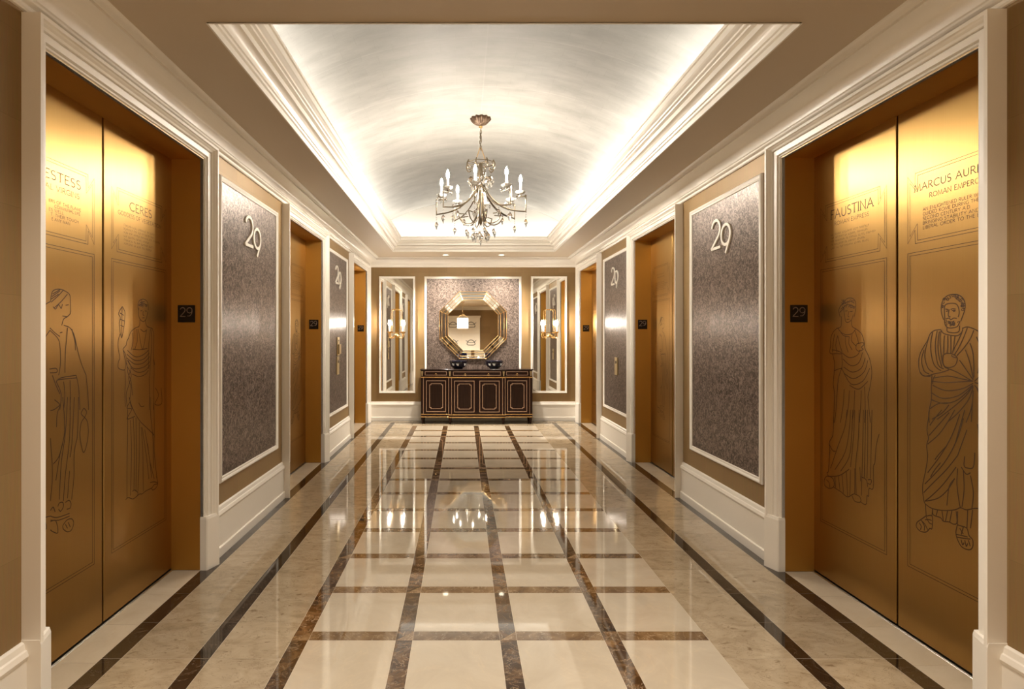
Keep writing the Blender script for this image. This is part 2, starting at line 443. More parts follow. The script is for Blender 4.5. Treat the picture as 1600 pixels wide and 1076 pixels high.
# baseboards: stepped profile (out of wall, height)
BASE = [(0, 0), (0.030, 0), (0.030, 0.055), (0.026, 0.061), (0.020, 0.061), (0.020, 0.246), (0.024, 0.250), (0.028, 0.262), (0.022, 0.280), (0.016, 0.284), (0.012, 0.304), (0.004, 0.310), (0, 0.310)]
def base_run(mb, s, y0, y1):
    n = len(BASE); vs = [(s*(WALLX-d), y, z) for y in (y0, y1) for d, z in BASE]
    mb.add(vs, [(i, i+1, n+i+1, n+i) for i in range(n-1)]+[tuple(range(n)), tuple(range(n, 2*n))[::-1]])
for nm, s, doors in (('baseboard_left', -1, LEFT_DOORS), ('baseboard_right', 1, RIGHT_DOORS)):
    mb = MB(); e = [YF]+[q for d in doors for q in (d-0.72, d+0.72)]+[YB]
    for i in range(0, len(e), 2): base_run(mb, s, e[i], e[i+1])
    struct(mb.build(nm, 'paint'), 'tall cream painted baseboard')
n = len(BASE)
struct(MB().add([(x, YB-d, z) for x in (-WALLX, WALLX) for d, z in BASE], [(i, i+1, n+i+1, n+i) for i in range(n-1)]+[tuple(range(n)), tuple(range(n, 2*n))[::-1]]).build('baseboard_back', 'paint'), 'cream painted baseboard of the end wall')

# crown moulding round the corridor
CROWN = [(0, 2.527), (0.012, 2.527), (0.018, 2.533), (0.018, 2.546), (0.026, 2.549), (0.034, 2.557), (0.034, 2.566), (0.040, 2.570)]
CROWN += [(0.040+0.105*(1-math.cos(t)), 2.570+0.070*math.sin(t)) for t in [PI/2*i/8 for i in range(1, 9)]]
CROWN += [(0.150, 2.640), (0.150, 2.652), (0.172, 2.654), (0.184, 2.662), (0.188, 2.6705), (0, 2.6705)]
cor = [(-1, YF, 1), (1, YF, 1), (1, YB, -1), (-1, YB, -1)]
struct(MB().sweep_rect(CROWN, True, lambda i, d, t: (cor[i][0]*(WALLX-d), cor[i][1]+cor[i][2]*d, t), 4).build('trim_1', 'paint', smooth=True), 'cream crown moulding round the corridor ceiling')

# ------------------------------------------------------------------ ceiling: soffit ring, tray moulding, barrel vault
mb = MB()
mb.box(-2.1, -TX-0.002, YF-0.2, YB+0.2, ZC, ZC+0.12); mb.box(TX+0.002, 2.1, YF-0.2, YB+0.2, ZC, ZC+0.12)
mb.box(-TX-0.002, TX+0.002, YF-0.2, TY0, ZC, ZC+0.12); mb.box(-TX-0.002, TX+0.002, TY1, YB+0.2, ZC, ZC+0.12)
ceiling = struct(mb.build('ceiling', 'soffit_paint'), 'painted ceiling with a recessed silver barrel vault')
TRAY = [(-0.004, ZC-0.006), (0.004, ZC-0.006), (0.006, 2.692), (0.016, 2.697), (0.018, 2.708), (0.026, 2.712), (0.028, 2.722)]
TRAY += [(0.028+0.030*(1-math.cos(t)), 2.722+0.030*math.sin(t)) for t in [PI/2*i/5 for i in range(1, 6)]]
TRAY += [(0.066, 2.754), (0.068, 2.782), (0.088, 2.788), (0.090, 2.797), (0.102, 2.802), (0.104, 2.812), (0.116, 2.818), (0.126, 2.826), (0.128, 2.858), (0.138, 2.860), (0.140, 2.872), (0.120, 2.874), (0.110, 2.840), (-0.09, 2.800)]
tc = [(-TX, TY0, 1, 1), (TX, TY0, -1, 1), (TX, TY1, -1, -1), (-TX, TY1, 1, -1)]
MB().sweep_rect(TRAY, True, lambda i, d, t: (tc[i][0]+tc[i][2]*d, tc[i][1]+tc[i][3]*d, t), 4).build('tray_moulding', 'paint', ceiling, True)
VX, VZ0, VZ1 = 1.32, 3.13, 3.465
sag = VZ1-VZ0; R = (VX*VX+sag*sag)/(2*sag); a0 = math.asin(VX/R)
vy0, vy1 = TY0-0.10, TY1+0.10
arc = [(R*math.sin(a), VZ1-R+R*math.cos(a)) for a in [-a0+2*a0*i/40 for i in range(41)]]
prof = [(-VX, 2.75)]+arc+[(VX, 2.75)]
k = len(prof)
vs = [(x, y, z) for y in (vy0, vy1) for x, z in prof]
MB().add(vs, [(i, i+1, k+i+1, k+i) for i in range(k-1)]).build('barrel_vault', 'silver_leaf', ceiling, True)
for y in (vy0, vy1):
    MB().add([(x, y, z) for x, z in prof], [tuple(range(k))]).build('vault_end', 'vault_end_pale', ceiling)

# ------------------------------------------------------------------ etched lettering: stroke capitals
A = lambda cx, cy, rx, ry, a, b, n=10: [(cx+rx*math.cos(math.radians(a+(b-a)*i/n)), cy+ry*math.sin(math.radians(a+(b-a)*i/n))) for i in range(n+1)]
FONT = {
 'A': (.78, [[(0, 0), (.39, 1), (.78, 0)], [(.15, .36), (.63, .36)]]),
 'B': (.6, [[(.06, 0), (.06, 1)], [(.06, 1)]+A(.28, .77, .24, .23, 90, -90)+[(.06, .54)], [(.06, .54)]+A(.3, .27, .28, .27, 90, -90)+[(.06, 0)]]),
 'C': (.78, [A(.48, .5, .46, .5, 50, 310, 16)]),
 'D': (.78, [[(.06, 0), (.06, 1)]+A(.3, .5, .46, .5, 90, -90, 12)+[(.06, 0)]]),
 'E': (.52, [[(.5, 1), (.06, 1), (.06, 0), (.52, 0)], [(.06, .52), (.42, .52)]]),
 'F': (.5, [[(.5, 1), (.06, 1), (.06, 0)], [(.06, .52), (.42, .52)]]),
 'G': (.82, [A(.48, .5, .46, .5, 50, 320, 16)+[(.83, .42), (.58, .42)]]),
 'H': (.74, [[(.06, 0), (.06, 1)], [(.68, 0), (.68, 1)], [(.06, .52), (.68, .52)]]),
 'I': (.12, [[(.06, 0), (.06, 1)]]),
 'J': (.3, [[(.24, 1), (.24, .05), (.1, -.15)]]),
 'K': (.64, [[(.06, 0), (.06, 1)], [(.58, 1), (.08, .5), (.64, 0)]]),
 'L': (.5, [[(.06, 1), (.06, 0), (.5, 0)]]),
 'M': (.92, [[(.02, 0), (.14, 1), (.46, .05), (.78, 1), (.9, 0)]]),
 'N': (.78, [[(.06, 0), (.06, 1), (.72, 0), (.72, 1)]]),
 'O': (.92, [A(.46, .5, .44, .5, 0, 360, 20)]),
 'P': (.54, [[(.06, 0), (.06, 1)]+A(.27, .75, .25, .25, 90, -90)+[(.06, .5)]]),
 'R': (.64, [[(.06, 0), (.06, 1)]+A(.27, .75, .25, .25, 90, -90)+[(.1, .5)], [(.26, .5), (.64, 0)]]),
 'S': (.5, [A(.26, .76, .22, .24, 40, 250, 10)+A(.25, .26, .24, .26, 80, -140, 10)]),
 'T': (.66, [[(0, 1), (.66, 1)], [(.33, 1), (.33, 0)]]),
 'U': (.72, [[(.06, 1), (.06, .35)]+A(.36, .35, .3, .35, 180, 360, 10)+[(.66, 1)]]),
 'V': (.74, [[(0, 1), (.37, 0), (.74, 1)]]),
 'W': (1.0, [[(0, 1), (.27, 0), (.5, .95), (.73, 0), (1, 1)]]),
 'Y': (.7, [[(0, 1), (.35, .5), (.7, 1)], [(.35, .5), (.35, 0)]]),
 '.': (.1, [[(.02, 0), (.08, .04)]]), ',': (.1, [[(.06, .06), (.0, -.12)]]), ' ': (.28, []),
}
def text_strokes(txt, y, z, cap, width=None, align='l'):
    x = 0; out = []; gap = .17
    for ch in txt:
        wd, st = FONT[ch]
        for s in st: out.append([(x+p[0], p[1]) for p in s])
        x += wd+gap
    x -= gap; kx = (width/x) if width else cap
    off = {'l': 0, 'c': -x*kx/2, 'r': -x*kx}[align]
    return [[(y+off+p[0]*kx, z+p[1]*cap) for p in s] for s in out]
SERIF_X = FACE+0.0006
def draw_text(mb, txt, y, z, cap, width=None, align='l', wt=0.12, serif=True):
    for s in text_strokes(txt, y, z, cap, width, align):
        mb.ribbon(s, cap*wt, None, SERIF_X)
        if serif and len(s) < 8:
            for e in (s[0], s[-1]):
                if abs(e[1]-z) < 1e-4 or abs(e[1]-z-cap) < 1e-4:
                    mb.ribbon([(e[0]-cap*.14, e[1]), (e[0]+cap*.14, e[1])], cap*0.06, None, SERIF_X+0.0001)
def worn_lines(mb, y, z, n, width, seed):       # lines of lettering too worn to read: only the letters' traces
    rnd = random.Random(seed)
    for i in range(n):
        x = y; zz = z-i*0.0187; end = y+width*rnd.uniform(0.78, 1.0)
        while x < end:
            wl = rnd.randint(2, 8)
            for k in range(wl):
                mb.ribbon([(x, zz), (x+rnd.uniform(-.002, .002), zz+0.011)], 0.0014, None, SERIF_X)
                mb.ribbon([(x, zz+rnd.choice((0, .0055, .011))), (x+0.006, zz+rnd.choice((0, .0055, .011)))], 0.0011, None, SERIF_X+.0001)
                x += 0.0098
            x += 0.008
# numerals 2 and 9 (unit height)
TWO = A(.33, .68, .30, .32, 165, -20, 14)+[(.52, .42), (.03, .02), (.04, 0), (.66, 0)]
NINE_BOWL = A(.36, .65, .32, .35, 0, 360, 28)[:-1]
NINE_TAIL = [(.68, .65), (.64, .48), (.34, 0)]
PLATE_TWO = A(.27, .72, .25, .28, 165, -35, 12)+[(.03, .02), (.03, 0), (.56, 0)]
PLATE_NINE = [A(.28, .70, .26, .30, 0, 360, 24)[:-1], A(.10, .60, .44, .58, 10, -70, 10)+[(.06, .06)]]

# ------------------------------------------------------------------ elevator doors
# casing: d outwards from the opening, t out of the wall
CASING = [(0, -0.003), (0, 0.016), (0.006, 0.016), (0.008, 0.024), (0.013, 0.026), (0.015, 0.020), (0.019, 0.020), (0.021, 0.034), (0.048, 0.036), (0.049, 0.030), (0.053, 0.030), (0.054, 0.042), (0.059, 0.046), (0.061, 0.041), (0.065, 0.043), (0.070, 0.054), (0.074, 0.059), (0.076, 0.068), (0.090, 0.068), (0.090, -0.003)]
def casing_corner(i, d, t):
    return [(t, -OW-d, 0.305), (t, -OW-d, OH+d), (t, OW+d, OH+d), (t, OW+d, 0.305)][i]
ME = {}
ME['casing'] = MB().sweep_rect(CASING, False, casing_corner, 4).mesh('casing', 'paint')
PL = [(-0.004, 0), (0, 0), (0.024, 0), (0.040, 0.012)]
def plinth(s):
    mb = MB(); y0, y1 = OW-0.004, OW+0.092
    pr = [(-0.003, y0), (0.034, y0), (0.040, y0+0.006), (0.070, y1-0.004), (0.070, y1), (-0.003, y1)]
    m = len(pr); vs = [(x, s*y, z) for z in (0, 0.300) for x, y in pr]+[(x*0.93, s*(y0+0.003+(y-y0)*0.97), 0.316) for x, y in pr]
    mb.add(vs, [(i, (i+1) % m, m+(i+1) % m, m+i) for i in range(m)]+[(m+i, m+(i+1) % m, 2*m+(i+1) % m, 2*m+i) for i in range(m)]+[tuple(range(m))[::-1], tuple(range(2*m, 3*m))])
    return mb.mesh('plinth_block', 'paint')
ME['plinth-'], ME['plinth+'] = plinth(-1), plinth(1)
def jamb(s):
    y0, y1 = sorted((s*OW, s*(OW+0.018))); return MB().box(FACE-0.004, 0.016, y0, y1, 0, OH+0.018, 0.002).mesh('jamb', 'bronze_jamb')
ME['jamb-'], ME['jamb+'] = jamb(-1), jamb(1)
ME['head'] = MB().box(FACE-0.004, 0.016, -OW, OW, OH, OH+0.018, 0.002).mesh('head_jamb', 'bronze_jamb')
ME['leaf-'] = MB().box(FACE-0.04, FACE, -OW-0.015, -0.0055, 0.012, OH+0.015, 0.0025).mesh('door_leaf', 'bronze')
ME['leaf+'] = MB().box(FACE-0.04, FACE, 0.0055, OW+0.015, 0.012, OH+0.015, 0.0025).mesh('door_leaf', 'bronze')
ME['gap'] = MB().box(FACE-0.08, FACE-0.06, -OW-0.015, OW+0.015, 0.0, OH+0.015).mesh('gap_shade_sheet', 'gap_shade')  # near-black sheet paints the darkness seen through the gap between leaves
ME['sill'] = MB().box(FACE-0.045, FACE+0.010, -OW, OW, -0.004, 0.002, 0.0008).box(FACE+0.001, FACE+0.004, -OW, OW, 0.002, 0.005).mesh('sill_track', 'sill_metal')
# etched borders, one leaf each
def cartouche(yc):
    mb = MB(); hw = 0.252; z0, z1 = 1.805, 2.125
    for e, wd in ((0.0, 0.0026), (0.013, 0.0024)):
        loop = []
        for cx, cz, order in ((-1, 1, 1), (1, 1, -1), (1, -1, 1), (-1, -1, -1)):
            X = yc+cx*(hw-e); Z = (z1 if cz > 0 else z0)
            pts = [(X, Z-cz*(0.006+e*2.4)), (X-cx*0.042, Z-cz*(0.062+e*2.0)), (X-cx*0.044, Z-cz*e)]
            loop += pts if order == 1 else pts[::-1]
        mb.ribbon(loop, wd, None, SERIF_X, True)
        mb.ribbon([(yc-hw+e, 0.318+e), (yc+hw-e, 0.318+e), (yc+hw-e, 1.765-e), (yc-hw+e, 1.765-e)], wd, None, SERIF_X, True)
    return mb.mesh('etched_border', 'etch')
LC = (OW+0.0035)/2+0.0
ME['border-'], ME['border+'] = cartouche(-LC), cartouche(LC)

# figures, measured on the photograph and laid on the door plane (local reading coordinate, height)
def on_left(px, py):
    y = FPX*(WALLX-FACE+CAMX)/(VPX-px); return (y-LEFT_DOORS[0], CAMZ+(VPY-py)*y/FPX)
def on_right(px, py):
    y = FPX*(WALLX-FACE-CAMX)/(px-VPX); return (RIGHT_DOORS[0]-y, CAMZ+(VPY-py)*y/FPX)
def S(txt):
    return [[tuple(float(v) for v in p.split(',')) for p in ln.split()] for ln in txt.strip().splitlines() if ln.strip()]
MA = '''1050,290 1035,250 1030,200 1040,150 1070,112 1110,98 1160,100 1195,125 1212,165 1210,215 1195,260 1180,300
1058,285 1055,240 1055,200 1065,175 1100,165 1140,168 1160,190 1168,235 1160,270
1055,285 1060,325 1080,350 1120,352 1155,340 1175,300
1065,285 1090,278 1105,290 1125,278 1150,280
1085,302 1110,307 1130,300
1063,208 1085,213
1103,212 1122,206 1142,210
1068,226 1085,222
1112,222 1126,217 1138,222 1122,227
1092,212 1084,250 1092,268 1102,266
1075,350 1078,380 1120,390 1165,380 1170,335
1030,370 1050,395 1110,410 1160,410 1190,380 1195,350
1030,365 980,372 945,400 925,450 895,500 870,550 858,610 865,680 890,715 950,725
1195,355 1230,345 1280,360 1330,390 1380,450 1420,540 1440,640 1430,740 1400,800
1030,370 1020,450 1030,560 1040,620 1060,655
1000,375 985,460 990,560 1010,640 1050,665
965,385 950,470 955,560 980,640 1030,680
940,410 915,500 905,580 930,660 970,690
900,520 880,600 900,680 940,705
1015,380 1005,470 1012,570 1035,650
1055,410 1050,480 1050,550
1080,412 1080,490 1075,545
1104,414 1104,545
1135,412 1125,500 1115,545
1190,385 1160,450 1130,510 1115,545
1230,350 1200,430 1160,510 1130,560
1280,370 1250,440 1200,510 1150,565
1045,560 1070,548 1110,550 1145,570 1152,600 1135,640 1090,655 1055,645 1042,610 1045,560
1145,580 1120,574 1108,560
1060,655 1150,690 1270,760
950,710 1040,690 1090,672
870,690 900,720 960,712
960,760 1060,770 1160,765 1275,758
965,790 1060,830 1180,820 1275,775
960,850 1040,890 1160,870 1270,790
955,900 1050,930 1160,900 1270,800
975,735 1080,720 1180,740 1270,758
985,715 970,740 965,780
960,710 955,800 955,900 935,1000 940,1076
1275,790 1220,870 1120,960 1000,1050
1275,800 1240,900 1160,1000 1080,1070
1275,830 1262,960 1220,1075
1270,900 1260,1070
945,970 1010,930 1090,925
1090,940 1040,1000 960,1050
1275,750 1200,640 1170,600
1275,740 1250,620 1215,520
1280,730 1275,560 1250,470
1285,760 1350,700 1420,640
1285,770 1360,780 1430,740
1285,790 1350,850 1400,800
1300,420 1330,520 1310,700
1350,430 1390,560 1340,700
1400,800 1410,900 1405,1076
1300,800 1340,930 1350,1076'''
MB_ = '''862,0 855,60 845,140 855,200 843,250 850,330 835,430 818,510 815,570 825,640 835,660
835,660 880,690 960,705 1040,700 1080,685 1120,700 1180,690 1240,690 1320,670
1040,0 1000,70 930,170 850,240
1075,30 1020,180 940,320 850,440
1100,60 1050,220 960,380 830,520
1060,320 980,420 880,520 822,580
1050,400 960,520 880,600 830,640
950,0 900,60 865,110
1000,20 940,90 860,180
1110,0 1075,120 1045,230
1125,140 1085,250 1060,320
1060,410 1055,520 1070,640 1080,690
1040,480 1000,540 985,670
1100,420 1105,560 1090,680
830,640 920,620 990,560 1040,480
940,370 900,420 870,470
985,250 930,310 900,350
1110,325 1105,390 1130,408 1170,400 1180,300
1085,400 1120,450 1150,440
1150,460 1170,580 1160,690
1200,100 1215,300 1205,500 1215,680
1250,50 1270,300 1260,500 1255,690
1320,0 1330,200 1340,400 1335,560 1320,670
835,660 840,742
885,690 880,742
840,742 800,770 775,790 772,820 800,850 840,855 865,830 880,830 882,745 840,745
800,770 830,800 850,840
840,750 860,790 880,800
832,770 858,768 878,775
790,790 805,815 800,840
812,785 828,815 826,845
885,690 890,735 940,755 960,780 1000,785 1030,800 1055,790 1050,710
920,700 910,740
950,705 960,775
990,705 975,780
1020,705 1005,785
1060,710 1058,802
1130,700 1125,830
1058,805 1048,860 1060,910 1090,960 1140,980 1165,960 1165,910 1140,880 1125,830 1090,815 1058,805
1050,872 1090,880 1130,890
1052,890 1095,898 1150,905
1075,830 1100,870
1100,822 1085,872
1085,910 1095,945 1105,930
1110,912 1120,955 1130,935
1135,912 1148,955
1165,700 1150,830'''
FA = '''258,270 248,220 262,185 290,155 310,130 345,125 372,145 378,190 372,240 365,270
285,195 290,240 300,300 320,310 345,290 360,250
265,210 290,190 320,175 350,180 370,200
270,180 300,160 340,150 368,165
255,235 275,215 290,200
297,225 315,222
335,228 355,225
325,225 318,262 328,268
308,288 330,285
268,265 265,340 235,355
345,295 350,340 380,360
240,355 270,390 310,405 350,395 378,360
255,372 285,412 330,420
235,355 205,385 188,430 185,490 182,545 230,548 272,545 255,480 240,410
215,400 205,470 200,540
240,410 225,480 235,540
195,520 230,525 268,540
380,360 420,395 440,450 448,510 480,580 500,680 490,780 470,880
370,370 390,430 400,470
350,400 345,450 380,490
330,420 325,470 350,520
300,410 300,470 320,540
200,548 215,620 212,700 205,780
270,548 275,620 270,660
385,475 430,465 440,480 420,500 435,515 400,530 380,510 385,475
275,545 330,580 390,560 410,520
280,590 340,640 400,620 430,540
285,650 350,690 420,660 450,580
290,700 360,740 440,690 470,600
270,660 340,780 430,760 485,660
330,790 400,820 470,760
205,780 215,860 212,960 210,1076
270,660 245,740 235,850 225,1000 215,1076
212,680 250,665 275,660
290,820 280,950 260,1076
330,830 320,960 300,1076
370,830 365,960 350,1076
420,830 415,960 405,1076
445,800 450,940 445,1076
470,880 480,980 490,1076'''
FB = '''195,0 190,100 185,180 160,230 165,280 160,350 155,430 145,440 160,465 230,460 280,430 300,415
160,240 185,285 205,290
130,480 145,465 180,475 195,510 190,540 160,550 130,530 125,500 130,480
140,490 160,510 165,545
190,540 220,560 245,575 260,590 290,610 320,595 340,590 375,610 380,645 340,640 320,600
380,645 418,662 425,600 435,605 440,550 468,548 470,400 480,370 490,250 510,170
285,0 270,120 220,260 170,410
310,0 300,150 270,300 200,420
325,0 318,180 300,330 240,430
340,0 330,200 310,400
370,0 365,200 345,400 350,590
400,0 395,250 390,460 385,600
415,0 412,250 405,480
430,0 430,250 425,480
460,0 455,200 450,480
200,470 205,545
225,465 235,560
250,450 260,585
280,430 290,605
310,420 305,600
340,410 340,590
375,400 380,500
385,470 420,490 430,540
430,490 455,490 450,520 430,515'''
CA = '''750,280 745,240 755,205 785,190 815,205 828,240 828,280
755,240 785,225 820,240
760,220 800,210
752,260 750,320 765,355 790,370 812,345 825,290
765,285 780,283
800,285 815,287
788,285 785,315 795,320
780,340 798,340
762,355 755,405 725,420
805,355 815,405 860,425
725,420 690,450 670,500 655,530 650,560 625,590 640,620 650,650
620,250 600,280 590,310 605,340 595,380 600,430 605,470 615,500 625,460 635,400 640,340 640,290 620,250
600,300 630,320
600,350 635,365
605,400 630,410
618,260 615,490
600,470 585,540 590,600 600,660 590,690 585,730 600,750 640,755 645,700 635,640 625,590
860,425 872,480 870,560 868,640 880,720
745,430 760,500 770,560 785,590 800,520 815,430
765,430 790,450 815,440
735,430 740,520 720,590
700,460 705,530 690,600
845,430 835,520 830,600 832,750
850,430 855,540 845,700 838,820
700,590 760,595 820,585
660,600 720,650 780,640 830,600
655,630 720,680 790,670 835,620
655,660 720,710 790,700 838,650
660,680 710,745 790,735 840,690
690,740 740,775 800,765 838,720
700,790 750,810 800,795 830,760
650,650 655,720 690,790 680,850 665,900 650,960 660,1060
665,680 690,740 670,820 690,900 680,1000 700,1070
655,700 665,780 690,850 700,960
640,755 645,850 640,950 645,1050
868,640 875,760 870,900 872,1000 868,1076
835,820 838,950 836,1076
750,1020 770,1050 795,1045
885,900 910,960 880,1030 935,1025 930,900'''
CB = '''615,0 640,80 690,170 750,230 795,275 800,295
625,30 600,80 635,90 600,160 660,140
605,90 605,300 600,500 600,740
625,170 632,350 630,560 625,720
645,150 655,400 650,680
690,180 690,400 680,690
705,220 715,400 720,690
710,220 740,420 760,600
730,240 765,450 780,590
770,0 775,150 790,300 795,520
795,0 800,200 800,400 820,600
750,340 770,480 800,600
665,150 670,400 665,690
590,750 610,735 640,745 660,735 690,710 710,708 740,685 780,665 800,640 825,630 815,580
640,690 655,680 680,700 670,730
780,665 790,680 815,660 825,630 800,620 770,625'''
PA = '''45,210 60,130 110,110 160,125 200,160 205,240 205,300 180,330 150,350 135,400
50,215 110,160 150,115
75,260 130,210 180,150
50,190 110,150
55,170 120,125
60,150 125,112
65,250 85,270 110,235 130,265 140,230
140,325 175,330
165,240 190,235
40,420 80,460 120,490
150,400 200,420 235,480 260,590 290,700 330,800
180,420 175,500 165,600 160,780
215,430 240,520 245,600
120,460 140,455
40,440 100,500 120,560 125,700 110,800
35,750 90,745 95,775 40,780
90,850 130,820 250,800
95,840 130,832 255,820
250,800 270,900 280,1076
330,800 345,950 350,1076
90,850 130,950 120,1076
60,800 85,870 120,950
150,850 160,960 150,1076
200,840 205,960 200,1076
45,210 0,240 -30,330 -60,420 -120,480 -170,600 -190,760 -150,900
40,440 -10,520 -40,640 -30,780
-60,440 -90,600 -80,780
-150,900 -140,1076
-60,900 -70,1076
0,880 -10,1076'''
PB = '''130,0 145,240 110,420 80,610
165,0 150,260 120,480 105,750
185,0 180,300 150,560 135,760
215,0 200,300 185,440
245,0 240,260 215,400 212,580 195,750
180,540 165,740
285,80 265,120 290,150 310,180 318,260 305,350 285,405 270,370 256,280 265,190 290,150
285,80 305,110 290,150
70,20 110,60 90,120 85,220
40,100 70,90 110,60
130,340 100,440 60,490
95,800 105,775 130,770 135,800 115,835 100,820
150,770 175,755 190,775 185,810 160,820
40,870 90,880 180,850
40,900 100,900 180,870
130,940 160,900 195,890 210,920 195,970 165,985 135,965 130,940
150,930 165,960
170,915 185,950
40,910 80,905 95,990 60,985 40,970
40,830 60,805 75,840
40,300 55,560 40,760
-20,0 -30,300 -20,600 0,780
-80,0 -100,300 -95,600 -80,800
-140,0 -150,300 -140,700 -110,850
-110,850 -60,900 0,880 40,870
-60,900 -70,960 -30,985 10,960 0,900'''

def figure(parts, plane, wd=0.0042, curls=()):
    mb = MB()
    for (ox, oy, sc), strokes in parts:
        for st in strokes:
            pts = smooth_path([plane(ox+x/sc, oy+y/sc) for x, y in st], 4)
            mb.ribbon(pts, wd, None, SERIF_X)
    for (ox, oy, sc), cl in curls:
        for x, y, r, a in cl:
            mb.ribbon([plane(ox+(x+r*math.cos(a+t*.7))/sc, oy+(y+r*math.sin(a+t*.7))/sc) for t in range(8)], wd*0.7, None, SERIF_X)
    return mb.mesh('etched_figure', 'etch')
rc = random.Random(3)
hair = []
for i in range(34):
    a = rc.uniform(PI*0.95, PI*2.12); rr = rc.uniform(66, 88)
    hair.append((1120+rr*math.cos(a), 190+rr*1.02*math.sin(a), 8, rc.uniform(0, 6)))
beard = [(1066+rc.random()*100, 300+rc.random()*44, 7, rc.uniform(0, 6)) for i in range(16)]
ME['fig_toga'] = figure([((1260, 440, 4.889), S(MA)), ((1260, 640, 4.482), S(MB_))], on_right, 0.0044, [((1260, 440, 4.889), hair+beard)])
ME['fig_lady'] = figure([((1260, 440, 4.889), S(FA)), ((1260, 640, 4.482), S(FB))], on_right, 0.0040, [((1260, 440, 4.889), [(262+rc.random()*110, 140+rc.random()*60, 8, rc.uniform(0, 6)) for i in range(16)])])
ME['fig_torch'] = figure([((70, 430, 5.124), S(CA)), ((70, 620, 4.678), S(CB))], on_left, 0.0040, [((70, 430, 5.124), [(755+rc.random()*65, 200+rc.random()*50, 7, rc.uniform(0, 6)) for i in range(12)])])
ME['fig_priest'] = figure([((70, 430, 5.124), S(PA)), ((70, 620, 4.678), S(PB))], on_left, 0.0040)
def lettering(fn):
    mb = MB(); fn(mb); return mb.mesh('etched_lettering', 'etch')
def t_marcus(mb):
    draw_text(mb, 'MARCUS AURELIUS', LC, 2.040, 0.031, 0.425, 'c')
    draw_text(mb, 'ROMAN EMPEROR', LC, 1.996, 0.021, 0.262, 'c')
    for i, t in enumerate(('AN ENLIGHTENED RULER WHO', 'GUIDED ROME DURING THE', 'SECOND CENTURY A.D.', 'BRINGING STABILITY AND', 'LIBERAL ORDER TO THE EMPIRE')):
        draw_text(mb, t, LC-0.166, 1.944-i*0.0205, 0.0138, len(t)*0.0125, 'l', 0.13, False)
def t_faustina(mb):
    draw_text(mb, 'FAUSTINA', -LC, 2.037, 0.048, 0.325, 'c')
    draw_text(mb, 'ROMAN EMPRESS', -LC, 1.997, 0.020, 0.262, 'c')
    worn_lines(mb, -LC-0.16, 1.944, 5, 0.29, 4)
def t_ceres(mb):
    draw_text(mb, 'CERES', LC, 2.036, 0.042, 0.205, 'c')
    draw_text(mb, 'GODDESS OF VEGETATION', LC, 1.996, 0.020, 0.40, 'c')
    worn_lines(mb, LC-0.15, 1.944, 6, 0.30, 5)
def t_priest(mb):
    draw_text(mb, 'PRIESTESS', -LC, 2.042, 0.037, 0.315, 'c')
    draw_text(mb, 'VESTAL VIRGINS', -LC, 1.998, 0.022, 0.30, 'c')
    for i, t in enumerate(('ERS OF THE FLAME', 'COMMUNAL LIFE', 'ES WELL', 'T, THEIR TOUCH', 'E ANY MAN')):
        right = (0.16, 0.155, 0.05, 0.145, 0.09)[i]
        draw_text(mb, t, -LC+right, 1.944-i*0.0187, 0.0125, len(t)*0.0122, 'r', 0.13, False)
def t_worn(side):
    def f(mb):
        draw = worn_lines
        draw(mb, side*LC-0.13, 2.03, 1, 0.26, 11); draw(mb, side*LC-0.10, 2.0, 1, 0.2, 12); draw(mb, side*LC-0.16, 1.944, 5, 0.3, 13)
    return f
ME['txt_marcus'], ME['txt_faustina'], ME['txt_ceres'], ME['txt_priest'] = lettering(t_marcus), lettering(t_faustina), lettering(t_ceres), lettering(t_priest)
ME['txt_worn-'], ME['txt_worn+'] = lettering(t_worn(-1)), lettering(t_worn(1))

